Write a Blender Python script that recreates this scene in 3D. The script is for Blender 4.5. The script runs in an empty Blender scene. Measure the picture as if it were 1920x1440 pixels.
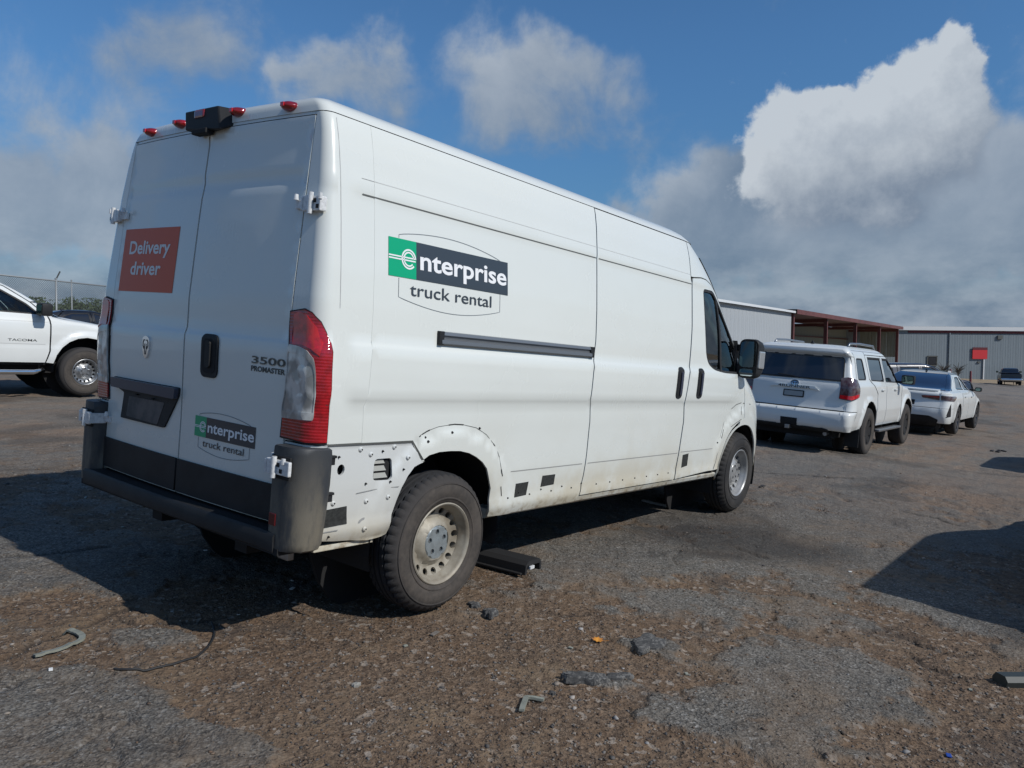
import bpy, bmesh, math, random
import numpy as np
from mathutils import Matrix, Vector
from mathutils.geometry import delaunay_2d_cdt
random.seed(7); rng = np.random.default_rng(7)
scene = bpy.context.scene
R = math.radians

# ------------------------------------------------------------------ camera
# The lot slopes gently down to the right.  "lot" coordinates: x along the parked
# vehicles, y to their left, z square to the lot.  World coordinates: z plumb.
CAM_LOT = np.array([-2.15598488, -3.78315825, 1.49889253])
YAW, PITCH, ROLL, FPX = 0.656833688, -0.0624216065, 0.0733869964, 1495.83639
def _axes(yaw, pitch, roll):
    cy, sy, cp, sp = math.cos(yaw), math.sin(yaw), math.cos(pitch), math.sin(pitch)
    f = np.array([cy*cp, sy*cp, sp]); r = np.array([sy, -cy, 0.0]); u = np.cross(r, f)
    c, s = math.cos(roll), math.sin(roll)
    return c*r + s*u, -s*r + c*u, f
AX_R, AX_U, AX_F = _axes(YAW, PITCH, ROLL)
CL = np.stack([AX_R, AX_U, -AX_F], 1)
wr, wu, wf = _axes(R(90), -math.atan((720-655)/FPX), R(0.5))
CW = np.stack([wr, wu, -wf], 1)
M3 = CW @ CL.T                                   # lot -> world rotation
NRM = M3[:, 2]
SLA, SLB = -NRM[0]/NRM[2], -NRM[1]/NRM[2]        # lot slope in world
CAM_W = np.array([0.0, 0.0, CAM_LOT[2]/NRM[2]])
TW = CAM_W - M3 @ CAM_LOT
LOT = Matrix([[*M3[i], TW[i]] for i in range(3)] + [[0, 0, 0, 1]])
def lot_to_world(p): return M3 @ np.asarray(p, float) + TW

cam_d = bpy.data.cameras.new('camera'); cam = bpy.data.objects.new('camera', cam_d)
scene.collection.objects.link(cam); scene.camera = cam
cam.matrix_world = Matrix([[*CW[i], CAM_W[i]] for i in range(3)] + [[0, 0, 0, 1]])
cam_d.sensor_fit = 'HORIZONTAL'; cam_d.sensor_width = 36.0; cam_d.lens = 36.0*FPX/1920
cam_d.clip_end = 3000; cam_d.clip_start = 0.05

# ------------------------------------------------------------------ sun, exposure
SUN_LOT = np.array([0.12, -1.12, 1.0]); SUN_LOT = SUN_LOT/np.linalg.norm(SUN_LOT)
SUN_W = M3 @ SUN_LOT
sd = bpy.data.lights.new('sun', 'SUN'); so = bpy.data.objects.new('sun', sd)
scene.collection.objects.link(so)
sd.energy = 3.6; sd.angle = R(0.53); sd.color = (1.0, 0.965, 0.91)
so.rotation_euler = Vector(SUN_W).to_track_quat('Z', 'Y').to_euler()
scene.view_settings.view_transform = 'Standard'; scene.view_settings.look = 'None'
scene.view_settings.gamma = 1; scene.view_settings.use_curve_mapping = False
scene.view_settings.exposure = 0.0

# ------------------------------------------------------------------ node helper
class NT:
    def __init__(s, tree): s.t = tree; s.n = tree.nodes; s.l = tree.links
    def node(s, typ, ins=None, **kw):
        nd = s.n.new(typ)
        for k, v in kw.items(): setattr(nd, k, v)
        for k, v in (ins or {}).items():
            sock = nd.inputs[k]
            if isinstance(v, bpy.types.NodeSocket): s.l.new(v, sock)
            elif v is not None:
                if hasattr(sock, 'default_value') and not isinstance(sock.default_value, float) and isinstance(v, (tuple, list)) and len(sock.default_value) == 4 and len(v) == 3: v = (*v, 1)
                sock.default_value = v
        return nd
    def m(s, op, a, b=None, c=None, clamp=False):
        nd = s.node('ShaderNodeMath', {0: a, **({1: b} if b is not None else {}), **({2: c} if c is not None else {})}, operation=op)
        nd.use_clamp = clamp; return nd.outputs[0]
    def v(s, op, a, b=None, scale=None):
        nd = s.node('ShaderNodeVectorMath', {0: a, **({1: b} if b is not None else {})}, operation=op)
        if scale is not None:
            if isinstance(scale, bpy.types.NodeSocket): s.l.new(scale, nd.inputs['Scale'])
            else: nd.inputs['Scale'].default_value = scale
        return nd.outputs['Value'] if op in ('LENGTH', 'DOT_PRODUCT', 'DISTANCE') else nd.outputs[0]
    def noise(s, vec, scale, detail=4, rough=.55, dist=0, dim='3D'):
        return s.node('ShaderNodeTexNoise', {'Vector': vec, 'Scale': scale, 'Detail': detail, 'Roughness': rough, 'Distortion': dist}, noise_dimensions=dim).outputs[0]
    def mapr(s, x, a, b, c=0.0, d=1.0, smooth=True):
        return s.node('ShaderNodeMapRange', {0: x, 1: a, 2: b, 3: c, 4: d}, interpolation_type='SMOOTHSTEP' if smooth else 'LINEAR').outputs[0]
    def mix(s, f, a, b):
        nd = s.n.new('ShaderNodeMix'); nd.data_type = 'RGBA'
        for i, v in ((0, f), (6, a), (7, b)):
            if isinstance(v, bpy.types.NodeSocket): s.l.new(v, nd.inputs[i])
            else: nd.inputs[i].default_value = (*v, 1) if isinstance(v, (tuple, list)) and len(v) == 3 else v
        return nd.outputs[2]
    def xyz(s, x, y, z=0.0): return s.node('ShaderNodeCombineXYZ', {0: x, 1: y, 2: z}).outputs[0]

# ------------------------------------------------------------------ sky
def azel(px, py):
    d = CW @ np.array([(px-960)/FPX, (720-py)/FPX, -1.0]); d /= np.linalg.norm(d)
    return math.atan2(d[0], d[1]), math.asin(d[2])
world = bpy.data.worlds.new('World'); scene.world = world; world.use_nodes = True
W_ = NT(world.node_tree); W_.n.clear()
SUN_EL = math.asin(SUN_W[2]); SUN_AZ = math.atan2(SUN_W[0], SUN_W[1])
PUFFS = [(1775, 92, 26, .95), (1742, 122, 36, .98), (1795, 135, 32, .85), (1700, 162, 46, 1.0), (1765, 178, 52, .85), (1812, 212, 38, .7), (1740, 240, 66, .75), (1662, 212, 38, .85), (1652, 165, 24, .8),
         (1560, 196, 28, .95), (1528, 214, 30, 1.0), (1488, 214, 34, 1.05), (1452, 248, 38, 1.0), (1428, 290, 38, .9), (1582, 236, 34, .85), (1622, 228, 36, .9), (1500, 285, 60, .88), (1440, 335, 44, .75), (1572, 300, 66, .62),
         (1640, 305, 66, .50), (1722, 308, 62, .48), (1505, 365, 66, .30), (1590, 370, 70, .22), (1670, 370, 62, .28), (1668, 418, 30, .6), (1790, 280, 50, .4), (1180, 0, 1, 0)][:-1]
HAZE = [(330, 50, 130, 90, .28, .50), (250, 120, 90, 60, .25, .30), (400, 120, 80, 60, .3, .35), (548, 140, 34, 40, .75, .75), (600, 150, 50, 46, .62, .6), (668, 108, 62, 50, .6, .65), (720, 150, 76, 60, .5, .6), (650, 200, 80, 50, .38, .5),
        (900, 140, 66, 60, .55, .5), (975, 108, 66, 50, .65, .6), (1075, 100, 80, 46, .55, .5), (1110, 140, 80, 56, .5, .55), (1160, 195, 44, 36, .45, .45), (1000, 175, 90, 60, .5, .5), (950, 230, 100, 50, .3, .5), (1040, 260, 90, 50, .25, .35),
        (110, 280, 110, 70, .45, .55), (60, 350, 120, 80, .42, .6), (190, 360, 90, 80, .4, .5), (130, 450, 200, 70, .45, .6), (1240, 372, 56, 40, .58, .65), (1300, 392, 40, 34, .5, .6), (1170, 360, 50, 30, .45, .5), (1890, 310, 60, 50, .60, .6), (1900, 390, 80, 70, .5, .65), (1830, 430, 80, 60, .42, .6),
        (1380, 390, 70, 60, -.15, 1.2), (1350, 440, 90, 50, .0, 1.0), (1540, 440, 200, 60, .30, .9), (1750, 400, 90, 70, .35, .7), (1480, 470, 50, 30, .6, .5), (1700, 490, 120, 30, .5, .5), (1420, 530, 90, 24, .45, .4)]
def cloud_group():
    g = bpy.data.node_groups.new('cloud_density', 'ShaderNodeTree')
    g.interface.new_socket('P', in_out='INPUT', socket_type='NodeSocketVector')
    for nm in ('HeapCover', 'HeapLight', 'VeilCover', 'VeilLight'): g.interface.new_socket(nm, in_out='OUTPUT', socket_type='NodeSocketFloat')
    N = NT(g); gi = N.n.new('NodeGroupInput'); go = N.n.new('NodeGroupOutput'); P = gi.outputs[0]
    def warp(P, sc, amp, det=3.0): return N.v('SCALE', N.v('SUBTRACT', N.node('ShaderNodeTexNoise', {'Vector': P, 'Scale': sc, 'Detail': det}, noise_dimensions='2D').outputs[1], (.5, .5, .5)), scale=amp)
    Pw = N.v('ADD', N.v('ADD', P, warp(P, 11.0, .035)), warp(P, 38.0, .022, 5.0))
    Pv = N.v('ADD', N.v('ADD', P, warp(P, 5.0, .15)), warp(P, 24.0, .05, 5.0))
    def field(lst, P, lx, ly, kk, kx):
        ta = ts = None
        for px, py, rx, ry, b, w in lst:
            az, el = azel(px, py)
            d = N.v('MULTIPLY', N.v('SUBTRACT', P, (az, el, 0)), (FPX/rx, FPX/ry, 0))
            e = N.m('MULTIPLY', N.m('EXPONENT', N.m('MULTIPLY', N.v('DOT_PRODUCT', d, d), -kx)), w)
            q = N.m('MULTIPLY', e, N.m('ADD', N.m('MULTIPLY', N.v('DOT_PRODUCT', d, (lx, ly, 0)), kk), b))
            ta = e if ta is None else N.m('ADD', ta, e); ts = q if ts is None else N.m('ADD', ts, q)
        return ta, N.m('DIVIDE', ts, N.m('ADD', ta, .0005))
    ca, cb = field([(x, y, r*1.05, r, b, 1.0) for x, y, r, b in PUFFS], Pw, -.62, .78, .50, 1.25)
    va, vb = field([(a, b, c, d, e, f*(.80 if b < 300 else 1)) for a, b, c, d, e, f in HAZE], Pv, -.5, .85, .16, .9)
    n1 = N.noise(P, 30, 6, .65, dim='2D'); n3 = N.noise(P, 8, 6, .6, .3, dim='2D'); n2 = N.noise(P, 3.1, 5, .55, .4, dim='2D')
    ca = N.m('ADD', ca, N.m('MULTIPLY', N.m('SUBTRACT', n1, .5), .95)); cb = N.m('ADD', cb, N.m('MULTIPLY', N.m('SUBTRACT', n1, .5), .62))
    az, el, _z = N.node('ShaderNodeSeparateXYZ', {0: P}).outputs
    out = N.mapr(N.m('ABSOLUTE', az), .60, .85)
    va = N.m('ADD', va, N.m('ADD', N.m('ADD', N.m('MULTIPLY', N.m('SUBTRACT', n3, .5), 1.25), N.m('MULTIPLY', N.m('SUBTRACT', n1, .5), .35)), N.m('MULTIPLY', N.mapr(n2, .42, .62), N.m('MULTIPLY', out, .55))))
    vb = N.m('ADD', N.m('ADD', vb, N.m('MULTIPLY', out, .22)), N.m('ADD', N.m('MULTIPLY', N.m('SUBTRACT', n3, .5), .7), N.m('MULTIPLY', N.m('SUBTRACT', n1, .5), .22)))
    for i, v in enumerate((ca, cb, va, vb)): N.l.new(v, go.inputs[i])
    return g
def build_sky():
    N = W_
    tc = N.node('ShaderNodeTexCoord').outputs['Generated']
    sky = N.node('ShaderNodeTexSky', sky_type='NISHITA'); sky.sun_disc = False
    sky.sun_elevation = SUN_EL; sky.sun_rotation = SUN_AZ; sky.air_density = 1.0; sky.dust_density = 0.2; sky.ozone_density = 1.6
    x, y, z = N.node('ShaderNodeSeparateXYZ', {0: N.v('NORMALIZE', tc)}).outputs
    az = N.m('ARCTAN2', x, y); el = N.m('ARCSINE', z)
    P = N.xyz(az, el)
    nd = N.n.new('ShaderNodeGroup'); nd.node_tree = cloud_group(); N.l.new(P, nd.inputs[0]); ca, cb, va, vb = nd.outputs
    base = N.node('ShaderNodeVectorMath', {0: sky.outputs[0], 1: (.048, .079, .104)}, operation='MULTIPLY').outputs[0]
    elc = N.m('MAXIMUM', el, 0.0)
    base = N.v('SCALE', base, scale=N.mapr(el, .02, .38, .68, 1.0))
    hz = N.m('EXPONENT', N.m('MULTIPLY', elc, -7.0))
    low = N.mapr(el, .18, .04)                              # flat layered bank near the horizon
    bank = N.noise(N.xyz(N.m('MULTIPLY', az, 1.0), N.m('MULTIPLY', el, 2.1)), 11.0, 6, .6, 0, dim='2D')
    cover = N.mapr(N.m('ADD', va, N.m('MULTIPLY', hz, .62)), .12, .95, 0, .88)
    cover = N.m('MAXIMUM', cover, N.m('MULTIPLY', low, .97))
    vl = N.m('ADD', N.m('MULTIPLY', vb, N.m('SUBTRACT', 1.0, N.m('MULTIPLY', low, .6))), N.m('MULTIPLY', low, N.mapr(bank, .34, .66, .0, .52, smooth=False)))
    col = N.mix(cover, base, N.mix(vl, (.165, .225, .31), (.45, .50, .56)))
    col = N.mix(N.m('MULTIPLY', N.mapr(ca, .14, N.m('ADD', .56, N.m('MULTIPLY', N.m('SUBTRACT', .78, cb, clamp=True), 1.5)), 0, .96), N.mapr(el, .06, .16)), col, N.mix(cb, (.17, .225, .31), (.545, .595, .65)))
    col = N.mix(N.mapr(z, -.02, 0.0), (.10, .10, .10), col)
    bg = N.node('ShaderNodeBackground', {'Color': col, 'Strength': 1.0})
    o = N.n.new('ShaderNodeOutputWorld'); N.l.new(bg.outputs[0], o.inputs[0])
build_sky()
world.cycles.sampling_method = 'MANUAL'; world.cycles.sample_map_resolution = 512

# ------------------------------------------------------------------ scene helpers
COL = scene.collection
def tag(o, label=None, cat=None, group=None, kind=None):
    if label: o['label'] = label
    if cat: o['category'] = cat
    if group: o['group'] = group
    if kind: o['kind'] = kind
    return o
def empty(name, label, cat, mat, group=None):
    o = bpy.data.objects.new(name, None); COL.objects.link(o); o.matrix_world = mat; o.empty_display_size = .3
    return tag(o, label, cat, group)
def mk(name, vf, mat, parent=None, normals=None, smooth=False, local=None, mats=None, fm=None, auto=None):
    v, f = vf
    me = bpy.data.meshes.new(name); me.from_pydata([tuple(p) for p in v], [], [tuple(q) for q in f])
    if mat is not None: me.materials.append(mat)
    for mm in (mats or []): me.materials.append(mm)
    if fm is not None: me.polygons.foreach_set('material_index', fm)
    if smooth or normals is not None: me.polygons.foreach_set('use_smooth', [True]*len(me.polygons))
    if normals is not None: me.normals_split_custom_set_from_vertices([tuple(n) for n in normals])
    if auto is not None:
        me.polygons.foreach_set('use_smooth', [True]*len(me.polygons)); me.set_sharp_from_angle(angle=R(auto))
    me.update()
    o = bpy.data.objects.new(name, me); COL.objects.link(o)
    if parent is not None: o.parent = parent
    if local is not None:
        if parent is not None: o.matrix_local = local
        else: o.matrix_world = local
    return o
def copy_tree(o, parent=None):
    c = o.copy(); COL.objects.link(c); c.parent = parent
    for ch in [x for x in bpy.data.objects if x.parent == o]: copy_tree(ch, c)
    return c
def join(*parts):
    V, F = [], []
    for v, f in parts:
        k = len(V); V += list(v); F += [tuple(i+k for i in q) for q in f]
    return V, F
def xf(vf, m): return [tuple(m @ Vector(p)) for p in vf[0]], vf[1]
def mv(vf, x=0, y=0, z=0): return [(p[0]+x, p[1]+y, p[2]+z) for p in vf[0]], vf[1]
def box(x0, x1, y0, y1, z0, z1, bev=0.0):
    if bev <= 0:
        v = [(x, y, z) for x in (x0, x1) for y in (y0, y1) for z in (z0, z1)]
        return v, [(0,1,3,2), (4,6,7,5), (0,4,5,1), (2,3,7,6), (0,2,6,4), (1,5,7,3)]
    bm = bmesh.new(); vs = [bm.verts.new(p) for p in box(x0, x1, y0, y1, z0, z1)[0]]
    for q in [(0,1,3,2), (4,6,7,5), (0,4,5,1), (2,3,7,6), (0,2,6,4), (1,5,7,3)]: bm.faces.new([vs[i] for i in q])
    bmesh.ops.bevel(bm, geom=bm.edges[:], offset=bev, segments=2, profile=.6, affect='EDGES')
    bm.verts.index_update(); r = [tuple(v.co) for v in bm.verts], [tuple(v.index for v in f.verts) for f in bm.faces]
    bm.free(); return r
def lathe(prof, n=48, axis='y', closed=False, a0=0, a1=2*math.pi):
    """prof: list of (radius, t) turned round the y axis (t along y)."""
    V, F = [], []; full = abs(a1-a0-2*math.pi) < 1e-6; m = n if full else n+1
    for i in range(m):
        a = a0+(a1-a0)*i/n
        for r, t in prof:
            V.append((r*math.cos(a), t, r*math.sin(a)) if axis == 'y' else (r*math.cos(a), r*math.sin(a), t))
    k = len(prof)
    for i in range(n):
        j = (i+1) % m
        for q in range(k if closed else k-1):
            w = (q+1) % k
            F.append((i*k+q, i*k+w, j*k+w, j*k+q))
    return V, F
def tube(pts, r, n=8, caps=True):
    pts = [Vector(p) for p in pts]; V, F = [], []
    rr = r if isinstance(r, (list, tuple)) else [r]*len(pts)
    up = Vector((0, 0, 1))
    for i, p in enumerate(pts):
        t = (pts[min(i+1, len(pts)-1)]-pts[max(i-1, 0)]).normalized()
        a = t.cross(up if abs(t.z) < .95 else Vector((1, 0, 0))).normalized(); b = t.cross(a)
        for k in range(n):
            w = 2*math.pi*k/n; V.append(tuple(p+(a*math.cos(w)+b*math.sin(w))*rr[i]))
    for i in range(len(pts)-1):
        for k in range(n): F.append((i*n+k, i*n+(k+1) % n, (i+1)*n+(k+1) % n, (i+1)*n+k))
    if caps: F.append(tuple(range(n))[::-1]); F.append(tuple((len(pts)-1)*n+k for k in range(n)))
    return V, F
def prism(poly, d0, d1, axis='y'):
    """extrude a 2-D polygon (a,b) along an axis: y -> (a, d, b); x -> (d, a, b); z -> (a, b, d)"""
    n = len(poly)
    def P(a, b, d): return (a, d, b) if axis == 'y' else ((d, a, b) if axis == 'x' else (a, b, d))
    V = [P(a, b, d0) for a, b in poly]+[P(a, b, d1) for a, b in poly]
    F = [tuple(range(n)), tuple(range(2*n-1, n-1, -1))]+[(i, i+n, (i+1) % n+n, (i+1) % n) for i in range(n)]
    return V, F
def recalc(o):
    bm = bmesh.new(); bm.from_mesh(o.data); bmesh.ops.recalc_face_normals(bm, faces=bm.faces); bm.to_mesh(o.data); bm.free(); return o
def arc(cx, cz, r, a0, a1, n=12): return [(cx+r*math.cos(R(a0+(a1-a0)*i/n)), cz+r*math.sin(R(a0+(a1-a0)*i/n))) for i in range(n+1)]
def rrect(a0, a1, b0, b1, r, n=4):
    r = min(r, abs(a1-a0)/2.01, abs(b1-b0)/2.01)
    return arc(a1-r, b0+r, r, -90, 0, n)+arc(a1-r, b1-r, r, 0, 90, n)+arc(a0+r, b1-r, r, 90, 180, n)+arc(a0+r, b0+r, r, 180, 270, n)
def ell(cx, cz, rx, rz, n=24): return [(cx+rx*math.cos(2*math.pi*i/n), cz+rz*math.sin(2*math.pi*i/n)) for i in range(n)]
def rounded(poly, r, n=4):
    """round every corner of a polygon"""
    out = []; m = len(poly)
    for i in range(m):
        p0, p1, p2 = (np.array(poly[(i+k) % m], float) for k in (-1, 0, 1))
        d0, d1 = p0-p1, p2-p1; l0, l1 = np.linalg.norm(d0), np.linalg.norm(d1)
        q = min(r, l0*.45, l1*.45); a, b = p1+d0/l0*q, p1+d1/l1*q
        for k in range(n+1):
            t = k/n; out.append(tuple((1-t)**2*a+2*t*(1-t)*p1+t*t*b))
    return out
def spline(pts, n=6, closed=False):
    P = [np.array(p, float) for p in pts]; m = len(P); out = []
    for i in range(m if closed else m-1):
        p0, p1, p2, p3 = (P[(i+k) % m] if closed else P[max(0, min(m-1, i+k))] for k in (-1, 0, 1, 2))
        for k in range(n):
            t = k/n; out.append(tuple(.5*(2*p1+(p2-p0)*t+(2*p0-5*p1+4*p2-p3)*t*t+(3*p1-p0-3*p2+p3)*t**3)))
    if not closed: out.append(tuple(P[-1]))
    return out
def densify(poly, step):
    out = []
    for i in range(len(poly)):
        a, b = np.array(poly[i], float), np.array(poly[(i+1) % len(poly)], float)
        n = max(1, int(math.ceil(np.linalg.norm(b-a)/step)))
        out += [tuple(a+(b-a)*k/n) for k in range(n)]
    return out
def area(poly):
    p = np.array(poly); q = np.roll(p, -1, 0); return .5*np.sum(p[:, 0]*q[:, 1]-q[:, 0]*p[:, 1])
def inset(poly, d):
    p = np.array(poly, float); n = len(p); s = 1 if area(poly) > 0 else -1
    a = np.roll(p, 1, 0); b = np.roll(p, -1, 0)
    e0 = p-a; e1 = b-p
    e0 /= np.linalg.norm(e0, axis=1)[:, None]+1e-12; e1 /= np.linalg.norm(e1, axis=1)[:, None]+1e-12
    n0 = np.stack([-e0[:, 1], e0[:, 0]], 1)*s; n1 = np.stack([-e1[:, 1], e1[:, 0]], 1)*s
    m = n0+n1; l = np.maximum(np.sum(m*n0, 1), .5)
    return [tuple(x) for x in p+m/l[:, None]*d]
def inpoly(pts, poly):
    pts = np.asarray(pts); x, y = pts[:, 0], pts[:, 1]; c = np.zeros(len(pts), bool); p = np.array(poly); q = np.roll(p, -1, 0)
    for (x0, y0), (x1, y1) in zip(p, q):
        if y0 == y1: continue
        k = ((y0 > y) != (y1 > y)) & (x < (x1-x0)*(y-y0)/(y1-y0)+x0); c ^= k
    return c
def tri2d(poly, holes=(), step=.05, levels=(), bstep=None):
    loops = [densify(poly, bstep or step)]+[densify(h, bstep or step) for h in holes]
    pts, edges = [], []
    for lp in loops:
        k = len(pts); pts += lp; edges += [(k+i, k+(i+1) % len(lp)) for i in range(len(lp))]
    P = np.array(poly); a0, b0 = P.min(0); a1, b1 = P.max(0)
    lvs = [z for z in levels if b0+1e-4 < z < b1-1e-4]
    bs = [b0+step*(i+.5) for i in range(int((b1-b0)/step)+1)]
    bs = sorted([b for b in bs if all(abs(b-z) > .55*step for z in lvs)]+lvs)
    g = [(a0+step*(i+.5+(.25 if j % 2 and b not in lvs else 0)), b, j if b in lvs else -1) for j, b in enumerate(bs) for i in range(-1, int((a1-a0)/step)+2)]
    if len(g):
        g = np.array(g); ok = inpoly(g, poly)
        for h in holes: ok &= ~inpoly(g, h)
        L = np.array(pts); g = g[ok]
        if len(g):
            d = np.sqrt(((g[:, None, :2]-L[None, :, :])**2).sum(2)).min(1)
            g = g[d > .3*min(step, bstep or step)]
            k = len(pts); pts = pts+[(x[0], x[1]) for x in g]
            for i in range(len(g)-1):
                if g[i][2] >= 0 and g[i][2] == g[i+1][2] and g[i+1][0]-g[i][0] < step*1.05: edges.append((k+i, k+i+1))
    r = delaunay_2d_cdt([Vector(p) for p in pts], edges, [], 0, 1e-6)
    vs = np.array([tuple(v) for v in r[0]]); fs = np.array([f for f in r[2]])
    c = vs[fs].mean(1); ok = inpoly(c, poly)
    for h in holes: ok &= ~inpoly(c, h)
    return vs, fs[ok]

class Frame:
    """pixel <-> point for a part built in its own frame (the calibrated camera of the lot)."""
    def __init__(s, m): s.m = m; i = m.inverted(); s.o = np.array(i @ Vector(CAM_W)); w = np.array(i.to_3x3()); s.r, s.u, s.f = w@CW[:, 0], w@CW[:, 1], w@(-CW[:, 2])
    def px(s, p): d = np.array(s.m @ Vector(p))-CAM_W; z = -(d@CW[:, 2]); return np.array([960+FPX*(d@CW[:, 0])/z, 720-FPX*(d@CW[:, 1])/z])
    def solve(s, surf, px, g):
        g = np.array(g, float); px = np.array(px, float)
        for _ in range(30):
            e = s.px(surf(*g))-px
            if abs(e).max() < .02: break
            h = 1e-4; J = np.stack([(s.px(surf(g[0]+h, g[1]))-px-e)/h, (s.px(surf(g[0], g[1]+h))-px-e)/h], 1)
            st = np.linalg.lstsq(J, -e, rcond=None)[0]; st = np.clip(st, -.15, .15); g = g+st
        return tuple(g)
    def plane(s, px, axis, val):
        d = s.f*FPX+s.r*(px[0]-960)+s.u*(720-px[1]); return s.o+d*(val-s.o[axis])/d[axis]

def panel(name, surf, poly, mat, parent, holes=(), step=.05, levels=(), thick=.012, gap=0.0, off=0.0, local=None, bstep=None, lip=True, h=.004, fmfn=None, mats=None):
    """a sheet-metal panel cut from the curved surface surf(a, b), with folded edges."""
    if gap: poly = inset(poly, gap)
    vs, fs = tri2d(poly, holes, step, levels, bstep)
    if getattr(surf, 'flip', False): pass
    P = np.array([surf(a, b) for a, b in vs])
    A = np.array([surf(a+h, b) for a, b in vs])-np.array([surf(a-h, b) for a, b in vs])
    B = np.array([surf(a, b+h) for a, b in vs])-np.array([surf(a, b-h) for a, b in vs])
    Nn = np.cross(A, B); Nn /= np.linalg.norm(Nn, axis=1)[:, None]+1e-12
    Nn *= surf.sign
    P = P+Nn*off
    if len(fs):
        fn = np.cross(P[fs[:, 1]]-P[fs[:, 0]], P[fs[:, 2]]-P[fs[:, 0]])
        flip = np.sum(fn*Nn[fs[:, 0]]) < 0
        if flip: fs = fs[:, ::-1]
    V = [tuple(p) for p in P]; F = [tuple(int(i) for i in f) for f in fs]; NV = [tuple(n) for n in Nn]
    nf = len(F)
    if lip and thick:
        cnt = {}
        for f in F:
            for i in range(3): e = (f[i], f[(i+1) % 3]); cnt[e] = 1
        be = [e for e in cnt if (e[1], e[0]) not in cnt]
        mp = {}
        for e in be:
            for i in e:
                if i not in mp:
                    k = len(V); V += [V[i], tuple(P[i]-Nn[i]*thick)]; mp[i] = k; NV += [NV[i], NV[i]]
        for a, b in be: F.append((mp[b], mp[a], mp[a]+1, mp[b]+1))
        # edge normals point sideways
        acc = {}
        for a, b in be:
            t = np.array(V[b])-np.array(V[a]); n = np.cross(t, Nn[a]); n /= np.linalg.norm(n)+1e-12
            for i in (a, b): acc[i] = acc.get(i, 0)+n
        for i, n in acc.items():
            n = n/(np.linalg.norm(n)+1e-12); NV[mp[i]] = tuple(n); NV[mp[i]+1] = tuple(n)
    fm = None
    if fmfn is not None: fm = [fmfn(*vs[list(f)].mean(0)) for f in fs]+[0]*(len(F)-nf)
    return mk(name, (V, F), mat, parent, normals=NV, local=local, mats=mats, fm=fm)

_txt = {}
def text2d(s, size=1.0, bold=0.0, sx=1.0):
    """outline letters as a flat mesh: vertices (u,v) with the text starting at 0, faces"""
    k = (s, bold)
    if k not in _txt:
        cu = bpy.data.curves.new('t', 'FONT'); cu.body = s; cu.size = 1; cu.offset = bold; cu.resolution_u = 4
        o = bpy.data.objects.new('t', cu); COL.objects.link(o)
        me = o.to_mesh(); V = np.array([v.co[:2] for v in me.vertices]); F = [tuple(p.vertices) for p in me.polygons]
        o.to_mesh_clear(); bpy.data.objects.remove(o); bpy.data.curves.remove(cu)
        V[:, 0] -= V[:, 0].min(); _txt[k] = (V, F)
    V, F = _txt[k]; V = V*size; V = V*np.array([sx, 1]); return V, F
def fit_text(s, a0, a1, b0, bold=0.0, size=None, sx=None):
    V, F = text2d(s, 1, bold); w = V[:, 0].max()
    if size is None: size = (a1-a0)/w
    k = (a1-a0)/w
    return np.stack([a0+V[:, 0]*k, b0+V[:, 1]*size], 1), F
def decal(name, surf, vf2, mat, parent, off=.0015, thick=.0005, sgn=1):
    V2, F = vf2
    P = []; h = .003
    for a, b in V2:
        A = surf(a+h, b)-surf(a-h, b); B = surf(a, b+h)-surf(a, b-h); n = np.cross(A, B); n = n/np.linalg.norm(n)*surf.sign
        P.append(tuple(surf(a, b)+n*off))
    o = mk(name, (P, F), mat, parent)
    return o
def strip2d(pts, w, closed=False):
    p = np.array(pts, float); n = len(p)
    t = (np.roll(p, -1, 0)-np.roll(p, 1, 0)) if closed else np.gradient(p, axis=0)
    t /= np.linalg.norm(t, axis=1)[:, None]+1e-12; nn = np.stack([-t[:, 1], t[:, 0]], 1)
    V = np.concatenate([p-nn*w/2, p+nn*w/2]); m = n if closed else n-1
    return V, [(i, (i+1) % n, n+(i+1) % n, n+i) for i in range(m)]

# ------------------------------------------------------------------ materials
MATS = {}
def material(name, col, rough=.5, metal=0.0, coat=0.0, spec=.5, var=0.0, vscale=4.0, bump=0.0, bscale=60.0, trans=0.0, ior=1.45, col2=None, rvar=0.0, alpha=None):
    m = bpy.data.materials.new(name); m.use_nodes = True; N = NT(m.node_tree); b = N.n['Principled BSDF']
    b.inputs['Base Color'].default_value = (*col, 1); b.inputs['Roughness'].default_value = rough; b.inputs['Metallic'].default_value = metal
    b.inputs['Coat Weight'].default_value = coat; b.inputs['Coat Roughness'].default_value = .04; b.inputs['Specular IOR Level'].default_value = spec
    b.inputs['Transmission Weight'].default_value = trans; b.inputs['IOR'].default_value = ior
    tc = N.node('ShaderNodeTexCoord').outputs['Object']
    if var or col2:
        n = N.noise(tc, vscale, 5, .6); c2 = col2 or tuple(c*(1-var) for c in col)
        N.l.new(N.mix(N.mapr(n, .35, .68), col, c2), b.inputs['Base Color'])
    if rvar:
        n = N.noise(tc, vscale*1.7, 4, .6); N.l.new(N.mapr(n, .3, .7, rough, rough+rvar), b.inputs['Roughness'])
    if bump:
        n = N.noise(tc, bscale, 3, .6); N.l.new(N.node('ShaderNodeBump', {'Height': n, 'Strength': 1.0, 'Distance': bump}).outputs[0], b.inputs['Normal'])
    MATS[name] = m; return m
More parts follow.
